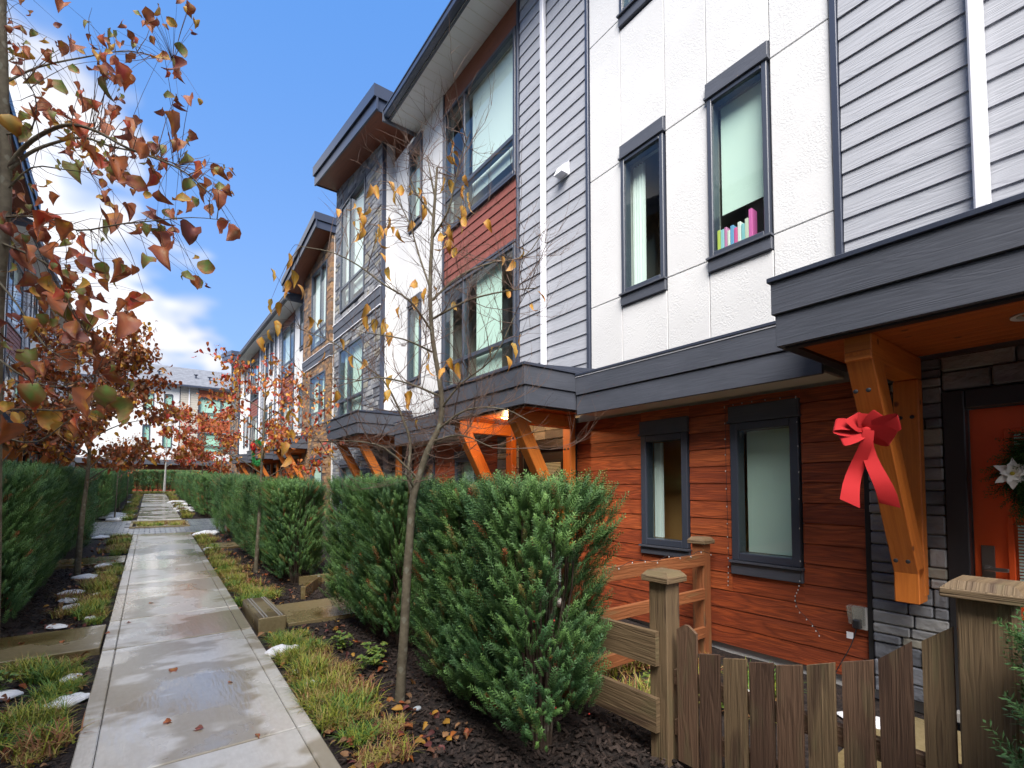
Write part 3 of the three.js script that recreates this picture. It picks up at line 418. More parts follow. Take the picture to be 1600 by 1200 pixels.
{ const st = thing('step_block', 'low ribbed concrete step block at the right edge of the walk', 'step', [1.03, GR(-5.95), -5.95]);
  part('block', box(-0.13, 0.13, -0.1, 0.13, -0.52, 0.52, 0.008), mats.sideWalk, st); const ribs = []; for (const x of [-0.085, -0.055, 0.06, 0.085]) ribs.push(box(x, x + 0.012, 0.129, 0.137, -0.51, 0.51)); part('rib', ribs, mats.concrete, st); }
{ const k = thing('garden_edging', 'low concrete garden edging beside the gate path behind the yew hedge', 'edging', [1.75, GR(-6.9), -6.9]); part('kerb', box(-0.03, 0.03, -0.1, 0.14, -0.55, 0.3, 0.006).rotateY(-0.5), mats.sideWalk, k); part('kerb', box(0.0, 1.9, -0.1, 0.13, -0.62, -0.56, 0.006), mats.sideWalk, k); }

// ---------- cross building at the end of the walk ----------
{ const b = thing('townhouse_block', 'grey roofed townhouse block facing down the walk from its far end', 'townhouse', [0, 0.95, -48.5], 'townhouse blocks along the walk');
  const R = rng(31), H = 9.0, g = (n, q, m, par = b) => part(n, q, m, par), wins = [];
  const W = (x0, x1, y0, y1, mull, white) => wins.push([x0, x1, y0, y1, mull, white]);
  for (const xo of [-12.4, 0]) { W(-0.6 + xo, 0.1 + xo, 6.9, 8.3); W(0.75 + xo, 1.35 + xo, 6.9, 8.3); W(0.7 + xo, 1.35 + xo, 3.9, 5.7); W(-0.6 + xo, -0.1 + xo, 3.9, 5.7); W(3.15 + xo, 5.6 + xo, 6.4, 8.3, 4.75 + xo, 1); W(3.15 + xo, 5.6 + xo, 3.6, 5.3, 4.75 + xo); W(-0.6 + xo, 0.1 + xo, 0.9, 2); W(0.8 + xo, 1.4 + xo, 0.9, 2); W(3.9 + xo, 4.9 + xo, 0.8, 2); }
  const zs = -16, ze = 9, xs = [...new Set([zs, ze, ...wins.flatMap((w) => [w[0], w[1]])])].sort((p, q) => p - q), ys = [...new Set([-0.4, H, 2.5, ...wins.flatMap((w) => [w[2], w[3]])])].sort((p, q) => p - q), white = [], redW = [];
  for (let i = 0; i + 1 < xs.length; i++) for (let j = 0; j + 1 < ys.length; j++) { const x = (xs[i] + xs[i + 1]) / 2, y = (ys[j] + ys[j + 1]) / 2; if (wins.some((w) => x > w[0] && x < w[1] && y > w[2] && y < w[3])) continue; (y < 2.5 ? redW : white).push(box(xs[i], xs[i + 1], ys[j], ys[j + 1], -0.25, 0)); }
  g('wall', white, mats.stucco); g('ground_floor_wall', redW, mats.red[1]); g('rear_wall', [box(zs, ze, -0.4, H, -9, -8.8), box(zs, zs + 0.2, -0.4, H, -8.8, -0.26), box(ze - 0.2, ze, -0.4, H, -8.8, -0.26)], mats.stucco);
  for (const xo of [-12.4, 0]) { const sd = new THREE.Group(); sd.name = 'grey_siding'; b.add(sd); for (let y = 2.95; y < H - 0.1; y += 0.186) part('board', hexa([0, 1, 2, 3, 4, 5, 6, 7].map((i) => [i & 1 ? 3.1 + xo : 1.85 + xo, i & 2 ? y + 0.19 : y, i & 4 ? (i & 2 ? 0.02 : 0.04) : 0])), mats.beige, sd);
    part('corner_trim', [box(1.8 + xo, 1.85 + xo, 2.9, H, 0, 0.05), box(3.1 + xo, 3.15 + xo, 2.9, H, 0, 0.05), box(5.6 + xo, 5.65 + xo, 2.9, H, 0, 0.05)], mats.metal, sd); part('downspout', box(2.42 + xo, 2.5 + xo, 2.9, H, 0.04, 0.1), mats.whitePaint, sd); part('spandrel_board', [box(3.15 + xo, 5.6 + xo, 8.32, 8.9, 0, 0.03), box(3.15 + xo, 5.6 + xo, 5.35, 6.35, 0, 0.03)], mats.red[0], sd); }
  for (const [x0, x1, y0, y1, mull, wh] of wins) { const o = new THREE.Group(); o.name = 'window'; b.add(o); const q = [box(x0, x0 + 0.07, y0, y1, -0.1, 0.04), box(x1 - 0.07, x1, y0, y1, -0.1, 0.04), box(x0 + 0.07, x1 - 0.07, y0, y0 + 0.07, -0.1, 0.039), box(x0 + 0.07, x1 - 0.07, y1 - 0.07, y1, -0.1, 0.039)]; if (mull) q.push(box(mull - 0.04, mull + 0.04, y0 + 0.07, y1 - 0.07, -0.08, 0.03), box(x0 + 0.07, x1 - 0.07, y0 + 0.55, y0 + 0.62, -0.08, 0.028)); part('frame', q, mats.frame, o);
    part('blind', box(x0 + 0.02, x1 - 0.02, y0 + 0.02, y1 - 0.02, -0.16, -0.15), wh ? mats.whiteBlind : mats.blind, o); part('pane', box(x0 + 0.07, x1 - 0.07, y0 + 0.07, y1 - 0.07, -0.05, -0.048), mats.glass, o); }
  g('belt_course', [box(zs, ze, 2.5, 2.9, 0.002, 0.5)], mats.trim); g('gutter', box(zs - 0.3, ze + 0.3, H - 0.02, H + 0.12, 0.45, 0.6), mats.metal); g('soffit', box(zs - 0.3, ze + 0.3, H, H + 0.03, -0.2, 0.45), mats.whiteSoffit);
  g('roof', hexa([0, 1, 2, 3, 4, 5, 6, 7].map((i) => [i & 1 ? ze + 0.3 : zs - 0.3, (i & 2 ? H + 0.14 : H + 0.06) + (i & 4 ? 0 : 2.5), i & 4 ? 0.5 : -5]), 0), mats.shingle);
  for (const [x, z] of [[0.4, -1.6], [3, -1.8], [4, -1.5], [-4, -2]]) { const v = new THREE.Group(); v.name = 'roof_vent'; b.add(v); v.position.set(x, H + 0.14 + (0.5 - z) * 2.5 / 5.5, z); part('stack', lathe([[0.07, -0.1], [0.07, 0.28]], 10), mats.metal, v); part('cap', lathe([[0, 0.36], [0.17, 0.32], [0.17, 0.27], [0, 0.27]], 12), mats.metal, v); } }
// ---------- planting ----------
const col = (r, g, b) => new THREE.Color().setRGB(r, g, b);
const Q = new THREE.Quaternion(), E3 = new THREE.Euler(), V3 = (x, y, z) => new THREE.Vector3(x, y, z);
function instanced(name, g, m, list, parent) {         // list of [matrix, colour]
  const o = new THREE.InstancedMesh(g, m, list.length); o.name = name; list.forEach(([mt, c], i) => { o.setMatrixAt(i, mt); if (c) o.setColorAt(i, c); });
  shade(o); parent.add(o); o.userData.kind = 'stuff'; return o;
}
const aim = (p, dir, roll, s) => { const z = dir.clone().normalize(), x = new THREE.Vector3(0.31, 0.9, 0.12).cross(z).normalize(), y = new THREE.Vector3().crossVectors(z, x); return new THREE.Matrix4().makeBasis(x, y, z).multiply(new THREE.Matrix4().makeRotationZ(roll)).scale(V3(s, s, s)).setPosition(p); };
mats.needle = std({ color: 0xffffff, roughness: 0.55, side: THREE.DoubleSide }); mats.leaf = phy({ vertexColors: true, roughness: 0.6, side: THREE.DoubleSide, transmission: 0.25, thickness: 0 });
mats.leafPlain = phy({ color: 0xffffff, roughness: 0.62, side: THREE.DoubleSide, transmission: 0.2, thickness: 0 });
const barkMat = (a, b, s) => std({ map: tex(256, (u, v) => { const f = fbm(u, v, 14, 5, 4, s), k = step(0.62, 0.75, fbm(u, v, 5, 3, 4, s + 9)); return lerp3(lerp3(a, b, f), S(150, 152, 138), k * 0.5); }, true, [0.35, 0.3]), bumpMap: noise1, bumpScale: 0.004, roughness: 0.85 });
mats.bark = barkMat(S(84, 76, 62), S(132, 124, 104), 701); mats.darkBark = barkMat(S(58, 46, 38), S(92, 76, 62), 711); mats.paleBark = barkMat(S(150, 148, 140), S(206, 204, 198), 721); mats.twig = std({ color: col(0.16, 0.1, 0.075), roughness: 0.75 });
// yew shoot: a short stem with flat needles in loose ranks, along +z
function shoot(n, len, nl, seed) {
  const R = rng(seed), pos = []; for (let i = 0; i < n; i++) { const t = (i + 0.5) / n, z = t * len, a = i * 2.4 + R() * 0.5, l = nl * (1 - 0.45 * t) * (0.8 + 0.4 * R()), el = 0.85 - 0.5 * t, dx = Math.cos(a) * Math.cos(el), dy = Math.sin(a) * Math.cos(el) * 0.65 + 0.1, dz = Math.sin(el), wx = -Math.sin(a) * 0.0027, wy = Math.cos(a) * 0.0027;
    const b = [0, 0, z], tip = [dx * l, dy * l, z + dz * l], m = [dx * l * 0.5, dy * l * 0.5, z + dz * l * 0.42];
    pos.push(b[0], b[1], b[2], m[0] + wx, m[1] + wy, m[2], tip[0], tip[1], tip[2], b[0], b[1], b[2], tip[0], tip[1], tip[2], m[0] - wx, m[1] - wy, m[2]); }
  pos.push(-0.0012, 0, 0, 0.0012, 0, 0, 0, 0, len, 0, -0.0012, 0, 0, 0.0012, 0, 0, 0, len); return finish(pos, 2, true);
}
const shootNear = [shoot(46, 0.15, 0.034, 1), shoot(30, 0.1, 0.03, 2)], shootFar = shoot(16, 0.12, 0.045, 3);
for (const g of [...shootNear, shootFar]) { const p = g.attributes.position; if (g === shootFar) for (let i = 0; i < p.count; i++) { p.setX(i, p.getX(i) * 1.3); } }
// clipped yew, wx by wz on plan, base narrower; near: fine shoots
function yew(label, group, wx, wz, h, seed, near, pos) {
  const R = rng(seed), o = thing('yew_shrub', label, 'shrub', pos, group), N = near ? 4000 : 1500, lists = [[], []], stems = [], ph = R() * 9;
  const lump = (a, y) => 1 + 0.09 * Math.sin(a * 3 + ph + y * 3) + 0.07 * Math.sin(a * 5 - y * 6 + ph * 2) + 0.12 * (vn(a * 2.2 + ph, y * 4.5, 64, 64, seed) - 0.5);
  for (let i = 0; i < N; i++) {
    const y0 = Math.pow(R(), 0.82), top = R() < 0.2, a = R() * 2 * Math.PI, ca = Math.cos(a), sa = Math.sin(a), sq = 1 / Math.pow(Math.pow(Math.abs(ca), 7) + Math.pow(Math.abs(sa), 7), 1 / 7);
    const y = top ? 0.97 + 0.05 * (R() - 0.4) : 0.07 + 0.91 * y0, taper = mix(0.8, 1, step(0, 0.4, y)) * (y > 0.94 ? 1 - (y - 0.94) * 0.8 : 1), inw = top ? Math.sqrt(R()) : 1 - 0.32 * R() * R() - (R() < 0.12 ? 0.25 : 0);
    const r = sq * taper * inw * lump(a, y), gap = vn(a * 3.1 + ph * 3, y * 7, 64, 64, seed + 5); if (!top && gap < 0.34 && inw > 0.8) continue; if (near && y < 0.2 && R() > y * 5) continue;
    const p = V3(ca * r * wx / 2, y * h + (top ? 0.02 * R() : 0), sa * r * wz / 2), d = V3(ca * 0.75 + (R() - 0.5) * 0.9, (top ? 1.3 : 0.75) + R() * 0.5, sa * 0.75 + (R() - 0.5) * 0.9);
    const t = R(), patch = vn(a * 1.6 + ph * 5, y * 3.2, 64, 64, seed + 9), fresh = clamp(0.65 * Math.pow(R(), 1.8) + 0.7 * (patch - 0.4)), c = t < 0.012 + 0.05 * step(0.68, 0.85, vn(a * 2.4 + 3, y * 5 + ph, 64, 64, seed + 13)) ? col(0.32, 0.09, 0.025) : t < 0.035 ? col(0.2, 0.16, 0.04) : col(mix(0.045, 0.19, fresh), mix(0.125, 0.36, fresh), mix(0.04, 0.08, fresh));
    lists[Math.floor(R() * 2)].push([aim(p, d, R() * 6.28, (0.55 + 0.85 * R()) * (near ? 1 : 1.2)), c]);
  }
  const f = new THREE.Group(); f.name = 'foliage'; o.add(f);
  if (near) lists.forEach((l, k) => instanced('shoots', shootNear[k], mats.needle, l, f)); else instanced('shoots', shootFar, mats.needle, lists.flat(), f);
  for (let i = 0; i < (near ? 22 : 5); i++) { const a = R() * 6.28, q = 0.12 + 0.3 * R(); stems.push(tube([[0.05 * Math.cos(a), -0.03, 0.05 * Math.sin(a)], [q * wx * 0.5 * Math.cos(a), h * 0.3, q * wz * 0.5 * Math.sin(a)], [q * wx * Math.cos(a), h * 0.65, q * wz * Math.sin(a)], [q * wx * 1.1 * Math.cos(a), h * 0.93, q * wz * 1.1 * Math.sin(a)]], [0.013, 0.01, 0.007, 0.003], 5, 2)); }
  part('stems', stems, mats.darkBark, o);
  if (near) { const br = []; for (let i = 0; i < 14; i++) { const a = R() * 6.28, y = (0.15 + 0.75 * R()) * h; br.push(new THREE.IcosahedronGeometry(0.006, 1).translate(Math.cos(a) * wx * 0.5, y, Math.sin(a) * wz * 0.5)); } part('berries', br, mats.berry, o); }
  return o;
}
mats.berry = std({ color: col(0.45, 0.03, 0.02), roughness: 0.35 });
mats.chip = std({ color: 0xffffff, roughness: 0.8 });
const hedgeR = 'clipped yew hedge shrubs on the house side of the walk', hedgeL = 'clipped yew hedge shrubs across the walk';
const place = (x, z) => [x, GR(z) - 0.01, z];
// the nearest clump beside the bare tree, then the row towards the far end
[[1.93, -2.3, 0.62, 0.58], [1.92, -2.8, 0.6, 0.5], [1.93, -3.2, 0.56, 0.4]].forEach(([x, z, a, b], i) => yew(['broad dense yew shrub at the open end of the hedge next to the fence rails', 'yew shrub in the middle of the hedge clump beside the bare tree trunk', 'yew shrub right behind the bare tree trunk'][i], hedgeR, a, b, 1.47 - 0.03 * i, 900 + i, true, place(x, z)));
[[1.95, -4.35], [1.95, -4.88], [1.92, -5.4]].forEach(([x, z], i) => yew(['yew shrub standing behind the bare tree trunk, half hidden by the hedge clump', 'middle yew shrub of the clump between the bare tree and the gate path', 'yew shrub beside the gate path, nearest the step block'][i], hedgeR, 0.56, 0.54, 1.43, 910 + i, true, place(x, z)));
{ const near = [yew('yew shrub at the hedge end across the gate path from the step block', hedgeR, 0.62, 0.62, 1.36, 920, true, place(1.75, -7.7))]; near.push(yew('second yew shrub behind the gate path', hedgeR, 0.6, 0.62, 1.36, 921, true, place(1.78, -8.3)));
  const a = yew('yew shrub in the long clipped hedge on the house side of the walk', hedgeR, 0.62, 0.66, 1.36, 931, false, place(1.78, -8.9)); let n = 0;
  const more = (X, z0, z1, label, grp, src, sc = 1) => { for (let z = z0; z > z1; z -= 0.61) { const c = copy(src, label); c.userData.group = grp; c.position.set(X + 0.06 * Math.sin(z * 9), GR(z) - 0.01, z); c.rotation.y = [0, Math.PI / 2, Math.PI, -Math.PI / 2][n++ % 4]; c.scale.setScalar(sc * (0.97 + 0.06 * ((n * 37 % 10) / 10))); } };
  const b = yew('yew shrub in the long clipped hedge on the house side of the walk', hedgeR, 0.64, 0.64, 1.38, 932, false, place(1.78, -9.5));
  more(1.78, -10.1, -11.7, a.userData.label, hedgeR, a); more(1.75, -12.95, -15.0, a.userData.label, hedgeR, b);
  more(1.72, -19.9, -40, 'yew shrub in the hedge beyond the paver crossing, house side', hedgeR, a);
  const l0 = yew('yew shrub in the near hedge across the walk, beside the wet side slab', hedgeL, 0.62, 0.64, 1.5, 941, true, place(-1.3, -6.9)); const l1 = yew('yew shrub in the near hedge across the walk, beside the wet side slab', hedgeL, 0.64, 0.62, 1.5, 942, true, place(-1.32, -7.5));
  more(-1.34, -8.1, -10.7, l0.userData.label, hedgeL, l1); more(-1.34, -11.75, -15, 'yew shrub across the walk, just before the paver crossing', hedgeL, b, 1.06); more(-1.34, -5.2, -4.4, l0.userData.label, hedgeL, l0); more(-1.36, -19.9, -41, 'yew shrub in the hedge beyond the paver crossing, across the walk', hedgeL, a, 1.06);
  for (let x = -3.2; x < 4; x += 0.31) { const c = copy(b, 'yew shrub in the cross hedge that closes the far end of the walk'); c.userData.group = 'yew shrubs of the cross hedge'; c.position.set(x, GR(-45), -45.5 - 0.35 * (Math.round(x / 0.31) & 1)); c.rotation.y = x * 5; c.scale.setScalar(1.1); }
  for (const z of [-7.3, -8.4, -9.6, -10.4, -13.2]) { const c = copy(b, 'loose shrub standing behind the yew hedge across the walk'); c.userData.group = 'loose shrubs behind the hedge'; c.position.set(-2.3 - 0.2 * Math.sin(z * 5), GR(z), z); c.scale.setScalar(1.12); } }

// leaf blade along +z, drooping and folded; colours by vertex
function blade(len, wid, curl, fold, c0, c1, c2, seed) {
  const R = rng(seed), n = 7, row = [], tw = (R() - 0.5) * 1.6, ph = R() * 6, wav = 0.05 + 0.12 * R(), bend = (R() - 0.5) * 0.5;
  for (let i = 0; i <= n; i++) { const t = i / n, w = wid * 0.5 * Math.pow(Math.sin(Math.PI * Math.pow(t, 0.78)), 0.85) * (1 - 0.35 * t * t) + 0.0004, th = curl * t, y = -len * (1 - Math.cos(th)) / curl, z = len * Math.sin(th) / curl, a = tw * t, r = [];
    for (let j = -2; j <= 2; j++) { const q = j / 2, e = w * q * (Math.abs(j) === 2 ? 0.86 + 0.28 * R() : 1), up = fold * w * Math.pow(Math.abs(q), 1.4) + (Math.abs(j) === 2 ? wav * wid * Math.sin(t * 11 + ph + q * 2) * Math.sin(Math.PI * t) : 0), x = e * Math.cos(a) - up * Math.sin(a) + bend * len * t * t * 0.4, u = e * Math.sin(a) + up * Math.cos(a);
      const m = clamp(0.15 + Math.abs(q) * 0.45 + t * 0.45 + (R() - 0.5) * 0.55), c = m < 0.5 ? c0.clone().lerp(c1, m * 2) : c1.clone().lerp(c2, m * 2 - 1); r.push([x, y + u, z + 0.004 * R(), c.r, c.g, c.b]); }
    row.push(r); }
  const pos = [], cols = [], idx = []; row.flat().forEach((v) => { pos.push(v[0], v[1], v[2]); cols.push(v[3], v[4], v[5]); });
  for (let i = 0; i < n; i++) for (let j = 0; j < 4; j++) { const o = i * 5 + j; idx.push(o, o + 1, o + 6, o, o + 6, o + 5); }
  const g = new THREE.BufferGeometry(); g.setAttribute('position', new THREE.Float32BufferAttribute(pos, 3)); g.setAttribute('color', new THREE.Float32BufferAttribute(cols, 3)); g.setAttribute('uv', new THREE.Float32BufferAttribute(new Float32Array(pos.length / 3 * 2), 2)); g.setIndex(idx); g.computeVertexNormals(); return g.toNonIndexed();
}
const C = { rust: col(0.46, 0.12, 0.035), red: col(0.5, 0.05, 0.03), brown: col(0.27, 0.11, 0.055), olive: col(0.27, 0.25, 0.06), green: col(0.16, 0.32, 0.05), gold: col(0.66, 0.36, 0.04), tan: col(0.5, 0.28, 0.13), plum: col(0.24, 0.06, 0.055), orange: col(0.62, 0.2, 0.035), pale: col(0.42, 0.4, 0.16) };
const kinds = [[C.orange, C.rust, C.brown], [C.olive, C.rust, C.plum], [C.green, C.olive, C.rust], [C.rust, C.red, C.orange], [C.gold, C.rust, C.brown], [C.rust, C.plum, C.brown], [C.olive, C.gold, C.rust], [C.green, C.olive, C.brown], [C.tan, C.rust, C.plum]];
const bigLeaf = []; for (let k = 0; k < 27; k++) bigLeaf.push(blade(0.1, 0.074, 0.5 + (k * 7 % 9) * 0.26, 0.2 + (k % 5) * 0.28, ...kinds[k % 9], 1000 + k));
const goldLeaf = []; for (let k = 0; k < 8; k++) goldLeaf.push(blade(0.1, 0.045, 0.6 + k * 0.2, 0.35, ...[[C.gold, C.gold, C.orange], [C.pale, C.gold, C.gold], [C.gold, C.gold, C.rust], [C.orange, C.gold, C.tan]][k % 4], 1100 + k));
const smallLeaf = blade(0.085, 0.05, 0.9, 0.35, col(1, 1, 1), col(0.9, 0.85, 0.8), col(0.75, 0.65, 0.6), 1200);
function nearest(segs, p) { let best = null, bd = 1e9; for (const s of segs) { const d = s.distanceTo(p); if (d < bd) { bd = d; best = s; } } return best; }
// a limb as a tube; remembers points along it for twigs and leaves
function limb(list, pts, r0, r1, out, sides = 6) { const P = pts.map((p) => (p.isVector3 ? p : V3(...p))), c = new THREE.CatmullRomCurve3(P); out.push(tube(P, P.map((_, i) => mix(r0, r1, i / (P.length - 1))), sides, 3)); for (let i = 0; i <= P.length * 5; i++) list.push(c.getPoint(i / (P.length * 5))); return c; }
function twigs(R, list, base, dir, len, r, depth, out) {
  const P = [base.clone()], d = dir.clone().normalize(); for (let i = 1; i <= 4; i++) { d.add(V3((R() - 0.5) * 0.5, (R() - 0.35) * 0.35, (R() - 0.5) * 0.5)).normalize(); P.push(P[i - 1].clone().addScaledVector(d, len / 4)); }
  out.push(tube(P, [r, r * 0.8, r * 0.62, r * 0.45, r * 0.25], 4, 1)); list.push(...P.slice(1));
  if (depth > 0) for (let k = 1; k <= 4; k++) { const n = k === 4 ? 2 : 1; for (let j = 0; j < n; j++) twigs(R, list, P[k], d.clone().add(V3((R() - 0.5) * 1.8, (R() - 0.25) * 1.1, (R() - 0.5) * 1.8)), len * (0.45 + 0.25 * R()), r * 0.55, depth - 1, out); }
}
// leaf at a pixel-derived point, hung on a fine twig from the nearest limb
function hang(R, tree, leafSet, segs, p, size, out, k) {
  const q = nearest(segs, p), m = p.clone().lerp(q, 0.5).add(V3(0, 0.03 * q.distanceTo(p) * 4, 0)); out.push(tube([q, m, p], [0.0024, 0.0016, 0.001], 4, 2));
  const o = part('leaf', leafSet[k % leafSet.length], mats.leaf, tree); o.position.copy(p).sub(tree.position); o.scale.setScalar(size / 0.1);
  E3.set(0.5 + R() * 0.9, R() * 6.28, (R() - 0.5) * 1.2, 'YXZ'); o.quaternion.setFromEuler(E3); return o;
}
const local = (g, tree) => g.translate(-tree.position.x, -tree.position.y, -tree.position.z);

// --- near tree on the left: its limbs and big leaves reach into the view
{ const R = rng(51), t = thing('dogwood_tree', 'dogwood with large curled red, green and brown leaves reaching over the walk', 'tree', [-0.78, GR(-4.5), -4.5]), segs = [], big = [], fine = [], D = 3.0;
  const px = (x, y, d = D) => at(x, y, d);
  limb(segs, [V3(-0.78, GR(-4.5) - 0.05, -4.5), V3(-0.79, 1.2, -4.48), px(-8, 640, 3.06), px(-4, 480, 3.04), px(8, 330), px(10, 250), px(7, 180), px(6, 100), px(4, 20), px(8, -60)], 0.042, 0.016, big, 9);
  limb(segs, [px(12, 262), px(40, 228, 2.98), px(75, 205, 2.94), px(110, 195, 2.9), px(150, 205, 2.86), px(200, 232, 2.84), px(250, 250, 2.82), px(290, 270, 2.8), px(325, 300, 2.8)], 0.014, 0.003, big);
  limb(segs, [px(12, 268), px(45, 240, 3.02), px(80, 225, 3.05), px(130, 215, 3.1), px(170, 228, 3.12), px(225, 240, 3.15), px(280, 258, 3.15)], 0.012, 0.003, big);
  limb(segs, [px(8, 300), px(50, 262, 2.95), px(100, 265, 2.9), px(140, 270, 2.9)], 0.006, 0.002, big); limb(segs, [px(6, 210), px(50, 200, 2.9), px(55, 150, 2.85), px(40, 128, 2.8)], 0.006, 0.002, big);
  limb(segs, [px(6, 130), px(60, 105, 3.1), px(130, 90, 3.2), px(200, 80, 3.25), px(270, 95, 3.25)], 0.007, 0.002, big); limb(segs, [px(8, 340), px(40, 338, 2.9), px(80, 342, 2.85), px(120, 360, 2.8), px(190, 350, 2.75), px(240, 345, 2.7), px(300, 340, 2.7), px(360, 345, 2.7)], 0.007, 0.0016, big);
  limb(segs, [px(2, 380), px(50, 400, 2.95), px(95, 430, 2.9), px(110, 480, 2.88), px(135, 520, 2.85)], 0.008, 0.003, big); limb(segs, [px(-2, 440), px(30, 480, 2.9), px(70, 540, 2.85), px(120, 570, 2.8)], 0.007, 0.002, big); limb(segs, [px(-4, 560), px(40, 590, 2.9), px(90, 605, 2.85), px(150, 585, 2.8)], 0.008, 0.002, big); limb(segs, [px(-8, 640, 3.05), px(50, 640, 2.95), px(110, 640, 2.9), px(160, 620, 2.9)], 0.008, 0.002, big); limb(segs, [px(-8, 680, 3.05), px(60, 690, 2.9), px(110, 655, 2.9)], 0.007, 0.002, big);
  const L = [[10, 75], [35, 72], [85, 82], [25, 100], [55, 112], [97, 125], [165, 75], [165, 95], [185, 95], [170, 115], [200, 112], [213, 85], [112, 68], [255, 78], [270, 85], [282, 105], [262, 140], [276, 147], [255, 173], [297, 150], [15, 178], [28, 190], [65, 150], [78, 168], [92, 175], [107, 173], [55, 173], [122, 150], [143, 155], [167, 160], [169, 193], [162, 203], [136, 192], [100, 190], [112, 203], [193, 200], [201, 183], [222, 192], [248, 213], [230, 224], [216, 216], [240, 222], [277, 215], [290, 237], [302, 252], [315, 256], [140, 225], [150, 236], [128, 230], [180, 230], [174, 245], [170, 262], [160, 278], [190, 270], [178, 255], [220, 275], [236, 263], [248, 296], [115, 256], [72, 280], [285, 300], [291, 312], [326, 290], [347, 260], [340, 296], [332, 318], [318, 275], [265, 325], [305, 355], [358, 347], [375, 358], [245, 328], [270, 352], [25, 268], [12, 290], [26, 308], [14, 330], [160, 335], [176, 345], [190, 318], [210, 352], [236, 362], [256, 386], [230, 400], [310, 430], [326, 405], [162, 408], [10, 352], [45, 350], [70, 330], [86, 342], [60, 352], [110, 346], [135, 366], [100, 372], [80, 378], [20, 372], [45, 388], [18, 410], [46, 425], [95, 402], [130, 398], [145, 402], [188, 412], [176, 405], [65, 440], [80, 430], [105, 420], [60, 468], [72, 455], [86, 448], [140, 440], [122, 452], [30, 492], [14, 505], [64, 490], [100, 470], [160, 482], [205, 495], [215, 455], [225, 456], [120, 500], [20, 540], [44, 546], [110, 545], [150, 556], [70, 566], [140, 520], [10, 600], [50, 622], [42, 652], [150, 610], [166, 600], [190, 620], [100, 660], [128, 648], [85, 604], [116, 425], [128, 432], [138, 470], [128, 488], [112, 512], [155, 530], [172, 540], [26, 575], [60, 598], [12, 660], [78, 640], [178, 575], [150, 640], [135, 600]];
  L.forEach(([x, y], i) => hang(R, t, bigLeaf, segs, px(x, y, D - 0.25 + 0.5 * R() - (y > 330 && x < 250 ? 0.15 : 0)), (0.09 + 0.065 * R()) * (x < 220 && y > 320 ? 1.12 : 1) * (i % 7 === 3 ? 0.6 : 1), fine, Math.floor(R() * 27)));
  const small = []; for (let y = 0; y < 70; y += 9) for (let k = 0; k < 3; k++) L.push([10 + R() * 290, y + R() * 9]);
  for (let i = 0; i < 330; i++) { const [x, y] = L[Math.floor(R() * L.length)], p = px(x + (R() - 0.5) * 46, y + (R() - 0.3) * 44, D - 0.3 + 0.6 * R()), q = nearest(segs, p); fine.push(tube([q, p.clone().lerp(q, 0.5).add(V3(0, 0.02, 0)), p], [0.0018, 0.0012, 0.0008], 3, 1));
    const g = bigLeaf[Math.floor(R() * 27)].clone(); E3.set(0.5 + R() * 0.9, R() * 6.28, (R() - 0.5) * 1.2, 'YXZ'); small.push(local(g.applyMatrix4(new THREE.Matrix4().compose(p, Q.setFromEuler(E3), V3(1, 1, 1).multiplyScalar(0.45 + 0.5 * R()))), t)); }
  part('small_leaves', small, mats.leaf, t).userData.kind = 'stuff';
  for (let i = 0; i < 60; i++) { const s = segs[40 + Math.floor(R() * (segs.length - 40))]; twigs(R, [], s, V3(R() - 0.3, R() - 0.6, R() - 0.5), 0.15 + 0.15 * R(), 0.0028, 0, fine); }
  part('trunk', big.map((g) => local(g, t)), mats.bark, t); part('twigs', fine.map((g) => local(g, t)), mats.twig, t); }

